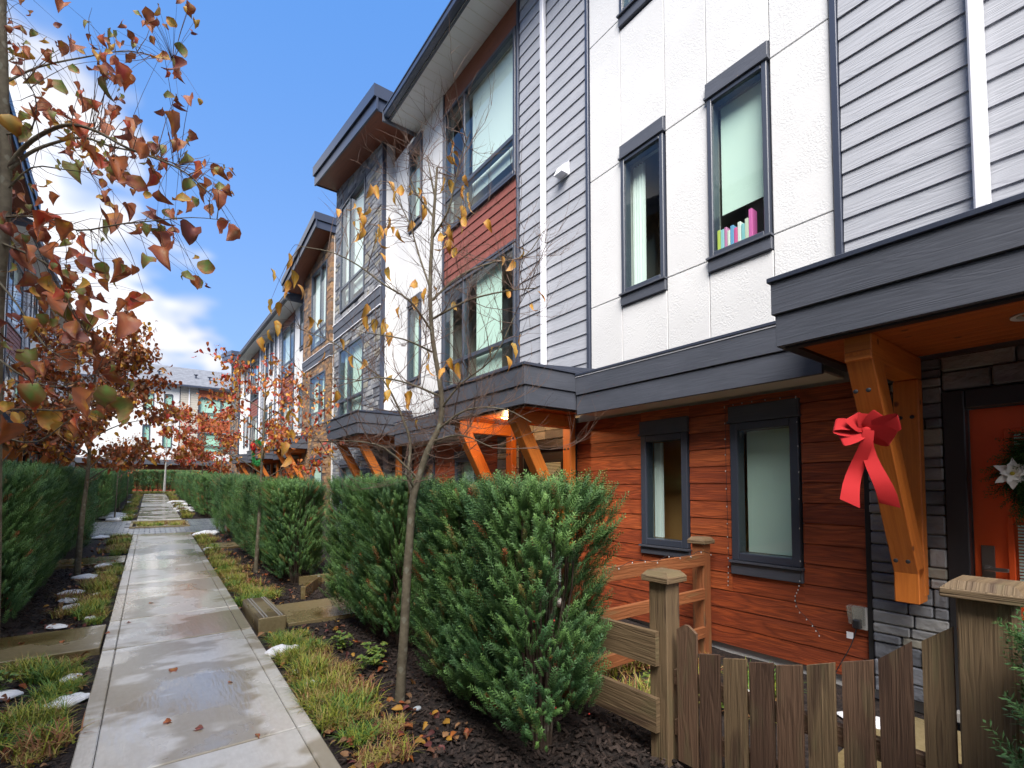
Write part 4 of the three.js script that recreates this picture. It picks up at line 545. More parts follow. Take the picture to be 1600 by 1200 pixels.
// --- bare young tree on the right with a few gold leaves
{ const R = rng(52), b = V3(1.46, GR(-3.3), -3.3), t = thing('young_tree', 'nearly bare young tree with a few gold leaves in front of the yew hedge', 'tree', [b.x, b.y, b.z]), segs = [], big = [], fine = [], d0 = b.clone().sub(camera.position).dot(FW), px = (x, y, dd = 0) => at(x, y, d0 + dd);
  limb(segs, [b.clone().add(V3(0, -0.05, 0)), px(628, 1040), px(632, 980), px(636, 900), px(641, 830), px(645, 780), px(654, 748), px(668, 705), px(688, 662), px(689, 612), px(676, 530), px(672, 450), px(676, 365), px(680, 305), px(683, 262)], 0.037, 0.008, big, 10);
  const tk = segs.slice();
  const Ls = [[[644, 775], [638, 745], [641, 690, .1], [631, 658, .15], [618, 628, .2], [600, 596, .25], [566, 568, .3], [520, 535, .3], [470, 515, .35]], [[648, 765], [634, 742, -.1], [620, 735, -.15]], [[676, 520], [640, 470, -.1], [600, 445, -.15], [560, 415, -.2], [520, 395, -.25], [470, 385, -.3]], [[672, 450], [655, 400, .1], [640, 350, .15], [620, 310, .2], [607, 285, .2]], [[676, 372], [700, 330, -.1], [712, 280, -.15], [722, 240, -.15], [735, 205, -.2]], [[678, 340], [650, 300, .1], [640, 275, .1]], [[674, 470], [720, 430, .1], [770, 410, .15], [820, 400, .2], [850, 360, .2]], [[673, 500], [730, 470, -.1], [790, 455, -.2], [840, 450, -.25]], [[688, 640], [720, 600, -.1], [770, 560, -.2], [810, 480, -.2]], [[684, 672], [730, 640, -.15], [790, 640, -.2], [830, 660, -.25]], [[676, 690], [720, 680, -.15], [770, 700, -.25]], [[655, 750], [600, 700, -.1], [560, 690, -.2], [500, 690, -.25]], [[689, 620], [640, 600, -.1], [590, 590, -.2], [540, 600, -.25]], [[675, 550], [630, 530, -.2], [570, 520, -.3]], [[680, 310], [672, 270], [668, 245]]];
  Ls.forEach((l, i) => limb(segs, l.map(([x, y, q]) => px(x, y, q ?? 0)), i === 0 ? 0.014 : 0.0085, 0.0025, big));
  const tw = segs.slice(tk.length); for (let i = 0; i < 150; i++) { const s = tw[Math.floor(R() * tw.length)], v = s.clone().sub(camera.position); if (v.dot(RT) / v.dot(FW) < -0.36) continue; twigs(R, [], s, V3((R() - 0.5) * 2, R() * 1.1 - 0.15, (R() - 0.5) * 2), 0.22 + 0.3 * R(), 0.0032, R() < 0.6 ? 1 : 2, fine); }
  const lw = segs.filter((s) => s.y > 1.75 && s.y < 2.2); for (let i = 0; i < 26; i++) { const s = lw[Math.floor(R() * lw.length)]; twigs(R, [], s, V3((R() - 0.3) * 2, (R() - 0.7) * 0.9, (R() - 0.5) * 2), 0.3 + 0.25 * R(), 0.0035, 2, fine); }
  const L = [[697, 245], [692, 272], [707, 238], [607, 283], [627, 288], [638, 292], [652, 293], [658, 306], [725, 290], [733, 300], [722, 320], [645, 345], [560, 330], [575, 318], [555, 345], [558, 362], [590, 350], [586, 362], [592, 395], [608, 355], [699, 348], [708, 360], [688, 362], [735, 315], [452, 395], [455, 420], [450, 436], [455, 452], [433, 500], [422, 514], [505, 500], [482, 522], [572, 492], [585, 497], [626, 476], [650, 462], [662, 490], [710, 470], [551, 555], [568, 560], [693, 575], [614, 585], [600, 612], [632, 614], [640, 626], [653, 656], [790, 452], [802, 405], [840, 455], [800, 535], [455, 640], [448, 690], [528, 610], [665, 545]];
  for (let i = 0; i < 60; i++) { const [x, y] = L[Math.floor(R() * 54)]; L.push([x + (R() - 0.5) * 60, y + (R() - 0.5) * 60]); }
  L.forEach(([x, y], i) => hang(R, t, goldLeaf, segs, px(x, y, (R() - 0.5) * 0.4), 0.09 + 0.05 * R(), fine, i));
  part('trunk', big.map((g) => local(g, t)), mats.bark, t); part('twigs', fine.map((g) => local(g, t)), mats.twig, t); }

// --- other trees: trunk, limbs, twigs and a crown of small leaves
function tree(name, label, pos, h0, h, rad, leaves, pal, seed, o = {}) {
  const R = rng(seed), t = thing(name, label, 'tree', pos, o.group), segs = [], big = [], fine = [], ends = [];
  limb(segs, [[0, -0.05, 0], [0.03, h0 * 0.5, 0.02], [o.lean ?? 0.05, h0, 0], [(o.lean ?? 0.05) * 1.6, (h0 + h) * 0.55, 0.03], [(o.lean ?? 0.05) * 1.7, h * 0.97, 0]], o.r ?? 0.035, 0.006, big, 8);
  const n = o.limbs ?? 12; for (let i = 0; i < n; i++) { const f = i / n, y = mix(h0, h * 0.92, f), a = i * 2.4 + R(), l = rad * (0.95 - 0.55 * f * (o.flat ? 0.2 : 1)) * (0.75 + 0.4 * R()), up = o.flat ? 0.28 : 0.75, b = segs.reduce((p, s) => (Math.abs(s.y - y) < Math.abs(p.y - y) ? s : p)); const e = []; limb(e, [b, [b.x + Math.cos(a) * l * 0.4, b.y + l * up * 0.35, b.z + Math.sin(a) * l * 0.4], [b.x + Math.cos(a) * l, b.y + l * up * 0.6, b.z + Math.sin(a) * l]], 0.012, 0.004, big, 5); for (let k = 0; k < 3; k++) twigs(R, ends, e[5 + Math.floor(R() * (e.length - 5))], V3(Math.cos(a) + (R() - 0.5) * 1.4, R() * 0.8 - 0.1, Math.sin(a) + (R() - 0.5) * 1.4), 0.3 + 0.25 * R(), 0.004, 1, fine); ends.push(...e.slice(6)); }
  part('trunk', big, o.bark ?? mats.bark, t); part('twigs', fine, o.bark === mats.paleBark ? mats.paleBark : mats.twig, t);
  if (leaves) { const list = [], clump = ends.filter(() => R() < 0.5); for (let i = 0; i < leaves; i++) { const e = (R() < 0.8 ? clump : ends)[Math.floor(R() * (R() < 0.8 ? clump.length : ends.length)) % clump.length], p = e.clone().add(V3((R() - 0.5) * 0.2, (R() - 0.6) * 0.16, (R() - 0.5) * 0.2)), c = pal[Math.floor(R() * pal.length)].clone().multiplyScalar(0.75 + 0.5 * R()); list.push([aim(p, V3((R() - 0.5) * 1.5, -0.4 - R(), (R() - 0.5) * 1.5), R() * 6.28, (o.ls ?? 1) * (0.7 + 0.6 * R())), c]); } instanced('crown', smallLeaf, mats.leafPlain2, list, t); }
  return t;
}
mats.leafPlain2 = phy({ color: 0xffffff, vertexColors: true, roughness: 0.62, side: THREE.DoubleSide, transmission: 0.2, thickness: 0 });
const P1 = [C.rust, C.orange, C.rust, C.brown, C.gold, C.tan, C.brown], P2 = [C.red, C.rust, C.orange, C.rust], P3 = [C.orange, C.red, C.rust, C.gold];
tree('autumn_tree', 'rust brown leafed young tree standing in the bed across the walk', place(-0.86, -9.98), 1.5, 4.0, 1.0, 5200, P1, 61, { ls: 1.05, lean: 0.08, limbs: 22, r: 0.045 });
tree('autumn_tree', 'thin tree with sparse orange red leaves above the long hedge', place(1.4, -8.8), 1.5, 3.5, 0.95, 1500, P3, 62, { limbs: 15, ls: 0.9 });
tree('autumn_tree', 'flat crowned tree with dense red leaves beyond the paver crossing', place(1.5, -21.3), 1.7, 4.1, 0.95, 4200, P2, 63, { flat: true, limbs: 18, ls: 1.1 });
tree('autumn_tree', 'small rust leafed tree beyond the paver crossing, across the walk', place(-0.95, -24), 1.5, 3.0, 0.7, 260, P1, 64, { limbs: 9, ls: 1 });
tree('birch_tree', 'bare white trunked tree at the end of the walk', place(0.85, -43.8), 2, 6.6, 1.0, 0, P1, 65, { bark: mats.paleBark, limbs: 16, r: 0.09 });
[[-0.85, -28.5], [-0.9, -20.5], [1.45, -27], [1.5, -15.5]].forEach(([x, z], i) => tree('bare_sapling', ['bare sapling by the snow patches across the walk', 'bare sapling just past the pavers across the walk', 'bare sapling beyond the red tree on the house side', 'bare sapling at the hedge end before the pavers'][i], place(x, z), 1.4, 2.6, 0.5, 60, P1, 70 + i, { limbs: 6, r: 0.025, group: 'bare saplings along the beds' }));

// --- clumps of sedge, low plants, snow, fallen leaves, mulch
function clump(n, len, wid, cs, seed, spread = 0.05) {
  const R = rng(seed), pos = [], cols = []; for (let i = 0; i < n; i++) { const a = R() * 6.28, l = len * (0.55 + 0.6 * R()), out = 0.35 + 0.75 * R(), x0 = (R() - 0.5) * spread * 2, z0 = (R() - 0.5) * spread * 2, c = cs[Math.floor(R() * cs.length)], ca = Math.cos(a), sa = Math.sin(a); let prev = null;
    for (let k = 0; k <= 4; k++) { const t = k / 4, r = out * l * t * (0.4 + 0.6 * t), y = l * (t - 0.62 * out * t * t), w = wid * (1 - t) * 0.5 + 0.0003, p = [x0 + ca * r - sa * w, y, z0 + sa * r + ca * w], q = [x0 + ca * r + sa * w, y, z0 + sa * r - ca * w]; if (prev) { pos.push(...prev[0], ...prev[1], ...p, ...prev[1], ...q, ...p); for (let j = 0; j < 6; j++) cols.push(c.r, c.g, c.b); } prev = [p, q]; } }
  const g = new THREE.BufferGeometry(); g.setAttribute('position', new THREE.Float32BufferAttribute(pos, 3)); g.setAttribute('color', new THREE.Float32BufferAttribute(cols, 3)); g.computeVertexNormals(); return g;
}
mats.grass = std({ vertexColors: true, roughness: 0.6, side: THREE.DoubleSide });
const lime = col(0.32, 0.34, 0.04), leafG = col(0.12, 0.24, 0.04), straw = col(0.42, 0.3, 0.11), dead = col(0.28, 0.12, 0.05);
const tufts = [clump(300, 0.16, 0.008, [lime, lime, straw, leafG], 81, 0.09), clump(300, 0.16, 0.008, [leafG, leafG, lime], 82, 0.09), clump(260, 0.14, 0.008, [lime, straw, dead, straw], 83, 0.11), clump(160, 0.15, 0.01, [dead, dead, straw, lime], 84, 0.1)];
const tuftName = ['yellow green sedge clump', 'bright green sedge clump', 'straw and lime sedge clump', 'withered brown perennial clump'], R4 = rng(85);
const where = (x, z) => (x > 2.3 ? ' in the fenced yard' : z < -41.5 ? ' before the cross hedge' : z < -19 ? (x < 0.3 ? ' across the walk beyond the pavers' : ' house side beyond the pavers') : z < -16 && x > -0.4 && x < 0.95 ? ' in the bed amid the pavers' : z < -11.5 ? (x < 0.3 ? ' across the walk short of the pavers' : ' house side short of the pavers') : z < -6.45 ? (x < 0.3 ? ' across the walk past the first side slab' : ' house side past the gate path') : x < 0.3 ? ' across the walk before the side slab' : ' between the walk and the bare tree');
function tuft(x, z, k, s = 1) { const o = solo('sedge_clump', tufts[k], mats.grass, tuftName[k] + where(x, z), 'plant', 'sedge clumps in the beds'); o.position.set(x, GR(z) - 0.012, z); o.rotation.y = R4() * 6.28; o.scale.set(s, s * (0.8 + 0.3 * R4()), s); }
[[-0.62, -4.35, 0], [-0.5, -4.75, 1], [-0.75, -4.05, 1], [-0.58, -5.15, 1], [-0.75, -5.4, 0], [-0.45, -3.9, 3], [-0.5, -7.1, 1], [-0.52, -7.45, 0], [-0.7, -7.3, 2], [-0.55, -7.9, 2], [-0.75, -8.1, 3], [-0.5, -8.5, 0], [-0.6, -9, 2], [-0.45, -8.9, 3], [-0.5, -9.6, 0], [-0.55, -10.3, 2], [-0.45, -12.1, 0], [-0.65, -12.4, 3], [-0.5, -12.9, 2], [-0.6, -13.6, 0], [-0.5, -14.3, 3], [-0.6, -14.8, 0]].forEach(([x, z, k]) => tuft(x, z, k, 1 + 0.3 * R4()));
[[1.05, -4.95, 0], [1.2, -4.7, 1], [1.0, -4.55, 0], [1.15, -4.3, 2], [1.05, -4.1, 0], [1.25, -4.0, 2], [1.1, -3.75, 0], [1.0, -3.6, 2], [1.12, -3.35, 1], [0.98, -3.25, 0], [1.25, -3.5, 3], [1.05, -6.75, 1], [1.25, -6.9, 0], [1.1, -7.1, 0], [1.3, -7.3, 2], [1.05, -7.5, 0], [1.2, -7.8, 3], [1.05, -8.1, 0], [1.15, -8.5, 2], [1.0, -8.8, 0], [1.25, -9.1, 3], [1.05, -9.4, 0], [1.15, -9.9, 2], [1.05, -10.4, 0], [1.2, -10.9, 3], [1.05, -11.4, 0], [1.1, -13, 0], [1.25, -13.4, 3], [1.05, -13.9, 0], [1.15, -14.4, 2]].forEach(([x, z, k]) => tuft(x, z, k, 1 + 0.3 * R4()));
for (let z = -2.7; z > -15; z -= 0.27) { if (!(z < -5.35 && z > -6.6)) { tuft(0.94 + 0.16 * R4(), z, [0, 2, 0, 1][Math.floor(R4() * 4)], 0.75 + 0.3 * R4()); if (z > -5.3) tuft(1.12 + 0.2 * R4(), z, [0, 2, 2, 3][Math.floor(R4() * 4)], 0.8); } if (z < -3.6 && !(z < -5.5 && z > -6.5) && !(z < -10.7 && z > -11.7)) tuft(-0.39 - 0.12 * R4(), z, [0, 2, 1, 2][Math.floor(R4() * 4)], 0.7 + 0.25 * R4()); }
for (const [x, z, k] of [[0, -17.2, 0], [0.2, -17.5, 1], [0.6, -17.3, 0], [0.75, -17.7, 2], [-0.15, -17.9, 0], [0.3, -18.1, 2]]) tuft(x, z, k, 1.3);
for (let z = -20; z > -41; z -= 0.9) { tuft(-0.62 + 0.2 * (R4() - 0.5), z, [0, 0, 1, 2][Math.floor(R4() * 4)], 1.5); tuft(1.12 + 0.2 * (R4() - 0.5), z - 0.4, [0, 2, 0, 3][Math.floor(R4() * 4)], 1.5); }
for (let x = -1; x < 1.6; x += 0.4) tuft(x, -42 - R4(), 0, 1.9);
// small leafy plants
{ const g = []; const R = rng(87); for (let i = 0; i < 34; i++) { const b = blade(0.07, 0.045, 0.7, 0.3, leafG, leafG, lime, 1300 + i); b.rotateX(-0.5 + R() * 0.5).rotateY(R() * 6.28).translate((R() - 0.5) * 0.14, 0.03 + 0.1 * R(), (R() - 0.5) * 0.14); g.push(b); } const m = mergeGeometries(g);
  [[1.45, -4.55], [1.62, -4.15], [1.5, -3.95], [3.1, -2.35], [3.3, -2.1], [2.9, -2.9], [-0.85, -5.0], [3.2, -1.9]].forEach(([x, z], i) => { const o = solo('leafy_plant', m, mats.leaf, i === 3 || i === 4 || i === 5 || i === 7 ? 'small bright green leafy plant inside the fenced yard' : 'small green leafy plant in the dark mulch', 'plant', 'small leafy plants'); o.position.set(x, GR(z) - 0.01, z); o.rotation.y = i; }); }
mats.snow = phy({ color: col(0.86, 0.88, 0.92), roughness: 0.6, bumpMap: noise1, bumpScale: 0.006, sheen: 0 });
function snow(x, z, w, l, h, seed) {
  const g = new THREE.SphereGeometry(1, 26, 12).toNonIndexed(), p = g.attributes.position; for (let i = 0; i < p.count; i++) { const X = p.getX(i), Y = Math.max(p.getY(i), -0.25), Z = p.getZ(i), a = Math.atan2(Z, X), f = 0.72 + 0.5 * vn(Math.cos(a) * 1.8 + 9, Math.sin(a) * 1.8 + 9, 64, 64, seed), k = 0.55 + 0.9 * vn(X * 2.2 + 20, Z * 2.2 + 20, 64, 64, seed + 3); p.setXYZ(i, X * f * w, Y * k * h * 0.55, Z * f * l); }
  g.computeVertexNormals(); const m = solo('snow_patch', g, mats.snow, 'leftover patch of white snow' + where(x, z), 'snow', 'leftover snow patches'); m.position.set(x, GR(z) + 0.005, z); m.rotation.y = seed; }
[[-0.42, -4.55, .11, .14, .05], [-0.83, -4.9, .17, .1, .05], [-0.45, -5.05, .09, .06, .04], [-0.72, -6.75, .14, .07, .035], [-0.48, -6.95, .05, .06, .04], [-0.7, -7.65, .13, .08, .04], [-0.75, -8.0, .12, .1, .05], [-0.78, -8.5, .16, .12, .05], [-0.5, -7.55, .05, .05, .04], [-0.5, -8.2, .07, .05, .04], [-0.72, -9.6, .18, .14, .06], [-0.58, -10.5, .14, .1, .07], [0.98, -4.75, .1, .16, .09], [1.0, -4.2, .06, .06, .04], [1.02, -3.9, .05, .07, .04], [0.96, -3.55, .05, .07, .04], [1.02, -6.65, .1, .07, .05], [1.1, -6.9, .07, .06, .05], [1.0, -8.4, .06, .08, .05], [1.05, -11.7, .16, .12, .08], [1.15, -14.6, .26, .2, .16], [1.4, -14.9, .18, .12, .1], [-0.9, -15.0, .14, .2, .08], [-0.8, -20.2, .35, .3, .14], [-0.9, -21, .4, .4, .16], [-0.75, -22, .3, .4, .14], [-1.0, -22.6, .3, .3, .14], [1.2, -23.5, .2, .4, .14], [1.3, -25, .22, .5, .18], [1.2, -26.5, .22, .5, .16], [1.25, -28, .2, .5, .16], [1.15, -30, .2, .5, .16], [-0.7, -31, .2, .4, .12], [3.6, -1.9, .2, .12, .06], [3.9, -1.2, .2, .12, .06]].forEach((s, i) => snow(...s, 40 + i));
// fallen leaves: a few single ones on the walk, the rest as litter in the beds
[[0.18, -4.75, 0.1, 4], [0.1, -3.75, 0.09, 0], [0.3, -3.55, 0.08, 5], [0.55, -3.3, 0.05, 1], [0.02, -7.2, 0.09, 4], [-0.12, -6.4, 0.08, 5], [0.38, -9.5, 0.04, 5], [0.5, -4.2, 0.05, 4], [-0.27, -6.1, 0.08, 0], [-0.6, -6.0, 0.07, 4], [-0.9, -6.1, 0.06, 0]].forEach(([x, z, s, k], i) => { const o = solo('fallen_leaf', blade(0.1, 0.062, 0.5, 0.25, ...kinds[k], 1400 + i), mats.leaf, i > 8 ? 'fallen brown leaf on the wet side slab' : 'fallen brown leaf lying on the wet walk', 'leaf', 'fallen leaves on the concrete'); o.position.set(x, GR(z) + (i > 8 ? 0.052 : 0.037), z); o.rotation.y = i * 2.1; o.scale.setScalar(s / 0.1); });
{ const R = rng(91), list = [], chips = []; for (let i = 0; i < 1300; i++) { const left = R() < 0.4, z = -2.6 - Math.pow(R(), 1.6) * 13, x = left ? -0.36 - 0.55 * R() : 0.92 + 0.75 * Math.pow(R(), 1.5); if (left && z < -5.55 && z > -6.5) continue; if (!left && z < -5.4 && z > -6.45) continue; E3.set((R() - 0.5) * 1.1, R() * 6.28, (R() - 0.5) * 1.1); list.push([new THREE.Matrix4().compose(V3(x, GR(z) + 0.004 + 0.02 * R(), z), Q.setFromEuler(E3).clone(), V3(1, 1, 1).multiplyScalar(0.45 + 0.6 * R())), [C.tan, C.rust, C.brown, C.tan, C.orange, C.gold, C.plum][Math.floor(R() * 7)].clone().multiplyScalar(0.45 + 0.5 * R())]); }
  const o = instanced('leaf_litter', smallLeaf, mats.leafPlain2, list, scene); tag(o, 'brown and orange leaf litter scattered over the beds', 'leaf litter', null, 'stuff');
  const cg = box(-0.016, 0.016, -0.003, 0.003, -0.006, 0.006); for (let i = 0; i < 15000; i++) { const z = -1.2 - Math.pow(R(), 1.5) * 10, x = R() < 0.3 ? -0.34 - 0.8 * R() : 0.9 + 1.7 * R(); if ((z < -5.5 && z > -6.45 && (x < 0 || x > 0.85))) continue; E3.set((R() - 0.5) * 1.4, R() * 6.28, (R() - 0.5) * 1.4); const k = 0.5 + R(); chips.push([new THREE.Matrix4().compose(V3(x, GR(z) - 0.008 + 0.012 * R(), z), Q.setFromEuler(E3).clone(), V3(k, 1, k)), col(0.03, 0.02, 0.016).multiplyScalar(0.5 + 1.6 * R())]); }
  const m = instanced('mulch', cg, mats.chip, chips, scene); tag(m, 'dark wood chip mulch covering the beds', 'mulch', null, 'stuff'); }
{ const g = new THREE.IcosahedronGeometry(0.022, 2); g.scale(1.4, 0.7, 1); const o = solo('pebble', g, std({ color: col(0.45, 0.5, 0.55), roughness: 0.6 }), 'pale pebble lying in the mulch by the bare tree', 'pebble'); o.position.set(1.5, GR(-3.1) + 0.008, -3.1); }
// ---------- fence, decorations, small things ----------
const onX = (px, py, X) => { const d = at(px, py, 1).sub(camera.position); return camera.position.clone().addScaledVector(d, X / d.x); };
const weather = (a, b, s) => std({ map: tex(512, (u, v) => { const f = figure(u, v, 3, s), k = streak(u, v, s + 3), p = fbm(u, v, 3, 5, 4, s + 8), gq = step(0.55, 0.75, fbm(u, v, 4, 6, 4, s + 20)); let c = lerp3(a, b, clamp(0.1 + 0.22 * f + 0.65 * k)); c = lerp3(c, S(70, 52, 42), step(0.55, 0.8, p) * 0.6); return lerp3(c, S(112, 112, 78), gq * 0.3); }, true, [1.1, 0.3]), bumpMap: tex(512, (u, v) => 0.5 * figure(u, v, 5, s) + 0.5 * streak(u, v, s + 3), false, [1.1, 0.3]), bumpScale: 0.004, roughness: 0.7 });
mats.fence = [weather(S(88, 66, 52), S(134, 106, 84), 801), weather(S(72, 54, 44), S(114, 88, 70), 811), weather(S(100, 82, 60), S(146, 124, 94), 821)];
mats.freshFence = weather(S(128, 72, 40), S(170, 108, 66), 831);
const cap = (w, h) => { const g = []; g.push(box(-w / 2, w / 2, 0, 0.035, -w / 2, w / 2, 0.004)); const q = w * 0.36, p = [[-w * 0.48, 0.036], [-q, 0.062]]; g.push(hexa([0, 1, 2, 3, 4, 5, 6, 7].map((i) => { const e = i & 2 ? q : w * 0.48; return [i & 1 ? e : -e, i & 2 ? 0.062 : 0.0355, i & 4 ? e : -e]; }))); return g; };
function post(label, x, z, y0, top, w, m, group) { const o = thing('fence_post', label, 'fence post', [x, y0, z], group); part('shaft', box(-w / 2, w / 2, -0.05, top - y0, -w / 2, w / 2, 0.006), m, o); part('cap', cap(w * 1.5, 0.05).map((g) => g.translate(0, top - y0 + 0.001, 0)), mats.fence[2], o); return o; }
{ const X = 2.45, y0 = GR(-1.2);
  post('weathered fence post with pyramid cap where the rails meet the pickets', X, -1.79, y0, 1.05, 0.125, mats.fence[2], 'fence posts');
  post('taller weathered gate post with wide cap in front of the door', X, -0.4, y0, 1.2, 0.15, mats.fence[2], 'fence posts');
  post('brown fence post standing against the red siding', 4.22, -2.66, y0, 1.07, 0.12, mats.freshFence, 'fence posts');
  const pf = thing('picket_fence', 'low weathered picket fence with dipping top line in front of the stone', 'fence', [X, y0, -1.1]);
  const picks = [[1057, 1087, 975, 966], [1092, 1123, 1022, 1024], [1130, 1165, 1029, 1031], [1170, 1207, 1035, 1037], [1212, 1252, 1040, 1040], [1260, 1303, 1040, 1036], [1315, 1363, 1035, 1032], [1372, 1423, 1030, 1003], [1440, 1488, 1002, 980]];
  picks.forEach(([a, b, ta, tb], i) => { const A = onX(a, ta, X - 0.035), B = onX(b, tb, X - 0.035), z0 = A.z + 1.1, z1 = B.z + 1.1; const c = []; for (let k = 0; k < 8; k++) c.push([k & 1 ? -0.018 : -0.036, k & 2 ? (i === 0 ? A.y - 0.03 : k & 4 ? B.y : A.y) - y0 : 0.04, k & 4 ? z1 : z0]); const g = [hexa(c, 1)]; if (i === 0) { const m = (z0 + z1) / 2, t = A.y - y0 - 0.0295; g.push(hexa([0, 1, 2, 3, 4, 5, 6, 7].map((k) => [k & 1 ? -0.018 : -0.036, k & 2 ? t + 0.035 : t + 0, k & 2 ? m + (k & 4 ? 0.012 : -0.012) : k & 4 ? z1 : z0]), 1)); } part('picket', g, mats.fence[i % 3 === 2 ? 2 : i % 2], pf); });
  part('rail', box(-0.016, 0.022, 0.16, 0.25, -0.62, 0.62, 0.004), mats.fence[0], pf); part('rail', box(-0.016, 0.022, 0.44, 0.53, -0.62, 0.62, 0.004), mats.fence[0], pf);
  const rf = thing('rail_fence', 'two grey green weathered rails running from the capped post into the hedge', 'fence', [X, y0, -2.3]);
  part('rail', hexa([0, 1, 2, 3, 4, 5, 6, 7].map((k) => [k & 1 ? -0.066 : -0.1, (k & 2 ? 0.77 : 0.575) + (k & 4 ? 0 : -0.03) - y0, k & 4 ? 0.52 : -0.75])), mats.fence[2], rf); part('rail', hexa([0, 1, 2, 3, 4, 5, 6, 7].map((k) => [k & 1 ? -0.066 : -0.1, (k & 2 ? 0.39 : 0.2) - y0 + 0.0 * k, k & 4 ? 0.52 : -0.75])), mats.fence[2], rf); part('post', box(-0.06, 0.06, -0.05, 0.95, -0.85, -0.74, 0.006), mats.fence[1], rf);
  const dv = thing('divider_fence', 'brown rail fence reaching from the red wall to the hedge', 'fence', [3.3, y0, -2.62]);
  part('rail', box(-0.75, 0.86, 0.84, 0.95, 0.0, 0.035, 0.004), mats.freshFence, dv); part('rail', box(-0.75, 0.86, 0.53, 0.63, 0.0, 0.035, 0.004), mats.freshFence, dv); part('rail', box(-0.75, 0.86, 0.18, 0.28, 0.0, 0.035, 0.004), mats.freshFence, dv); part('post', box(-0.86, -0.76, -0.05, 1.0, -0.06, 0.04, 0.006), mats.freshFence, dv);
  [[3.0, -2.85, 3], [3.3, -2.8, 3], [3.55, -2.85, 2], [2.85, -2.4, 3], [3.7, -2.4, 3], [3.1, -2.2, 0], [3.4, -1.7, 3], [3.8, -1.9, 1], [2.75, -2.15, 0]].forEach(([x, z, k]) => tuft(x, z, k, 1.5));
  yew('yew shrub at the gate post cap beside the picket fence', hedgeR, 0.6, 0.6, 1.12, 950, true, place(2.14, 0.09)); }
// ribbon strip through points with a width direction at each
function strip(pts, wv) { const pos = []; for (let i = 0; i + 1 < pts.length; i++) { const a = pts[i], b = pts[i + 1], u = wv(i), v = wv(i + 1), A0 = a.clone().sub(u), A1 = a.clone().add(u), B0 = b.clone().sub(v), B1 = b.clone().add(v); for (const p of [A0, A1, B1, A0, B1, B0]) pos.push(p.x, p.y, p.z); } const g = new THREE.BufferGeometry(); g.setAttribute('position', new THREE.Float32BufferAttribute(pos, 3)); const q = mergeVertices(g, 1e-5); q.computeVertexNormals(); const r = q.toNonIndexed(); r.setAttribute('uv', new THREE.Float32BufferAttribute(new Float32Array(r.attributes.position.count * 2), 2)); return r; }
mats.ribbon = phy({ sheen: 0.5, sheenColor: col(0.6, 0.1, 0.1), sheenRoughness: 0.5, color: col(0.48, 0.012, 0.015), roughness: 0.85, side: THREE.DoubleSide, bumpMap: noise1, bumpScale: 0.0006 });
function bow(label, c, size, face, tails) {
  const o = thing('ribbon_bow', label, 'bow', [c.x, c.y, c.z]), loops = []; o.rotation.y = face;
  for (const [a, r, tilt] of [[0.25, 1, 0.1], [2.9, 1, -0.1], [-0.45, 0.85, 0.5], [3.5, 0.85, 0.5], [1.5, 0.6, 0.3], [0.9, 0.7, 0.45], [2.2, 0.7, 0.45]]) { const P = []; for (let i = 0; i <= 12; i++) { const t = i / 12 * Math.PI * 2, rr = r * size * 0.5 * (1 - Math.cos(t)), sd = r * size * 0.3 * Math.sin(t); P.push(V3(Math.cos(a) * rr - Math.sin(a) * sd * 0.4, Math.sin(a) * rr + Math.cos(a) * sd * 0.4, 0.03 + Math.sin(t / 2) * size * 0.22 + sd * tilt)); } const w = V3(-Math.sin(a) * 0.8, Math.cos(a) * 0.8, 0.55).normalize().multiplyScalar(size * 0.3); loops.push(strip(P, (i) => w.clone().multiplyScalar(0.55 + 0.45 * Math.sin(i / 12 * Math.PI)))); }
  part('loops', loops, mats.ribbon, o); part('knot', new THREE.SphereGeometry(size * 0.16, 12, 8).scale(1, 0.9, 0.8).translate(0, 0, size * 0.3), mats.ribbon, o);
  for (const [dx, l, k] of tails) { const P = []; for (let i = 0; i <= 8; i++) { const t = i / 8; P.push(V3(dx * t * l + 0.015 * Math.sin(t * 5 + k), -l * t, 0.05 + 0.03 * Math.sin(t * 7 + k))); } part('tail', strip(P, (i) => V3(size * (0.16 + 0.14 * i / 8), dx * size * 0.2 + (i === 8 ? -0.02 : 0), 0)), mats.ribbon, o); }
  return o;
}
bow('large red ribbon bow with two long tails tied to the slanted timber brace', onX(1352, 674, 3.5), 0.165, -1.2, [[-0.2, 0.44, 1], [0.2, 0.45, 3]]);
mats.petal = std({ color: col(0.82, 0.82, 0.78), roughness: 0.6, side: THREE.DoubleSide });
function wreath(label, c, rad, face, n, seed, wide) { const o = thing('wreath', label, 'wreath', [c.x, c.y, c.z]), R = rng(seed), list = []; o.rotation.y = face; for (let i = 0; i < n; i++) { const a = R() * 6.28, q = rad + (R() - 0.5) * rad * wide, p = V3(Math.cos(a) * q, Math.sin(a) * q, 0.03 * R()), d = V3(-Math.sin(a) * 0.8 + Math.cos(a) * (R() - 0.3) * 1.4, Math.cos(a) * 0.8 + Math.sin(a) * (R() - 0.3) * 1.4, 0.4 * R()); list.push([aim(p, d, R() * 6, 0.9 + 0.5 * R()), seed === 5 ? col(0.03, 0.3, 0.08).multiplyScalar(0.7 + 0.6 * R()) : col(0.02 + 0.03 * R(), 0.07 + 0.06 * R(), 0.02)]); } instanced('greenery', shootNear[0], mats.needle, list, o); part('ring', new THREE.TorusGeometry(rad, rad * 0.09, 6, 32).toNonIndexed(), mats.darkBark, o); return o; }
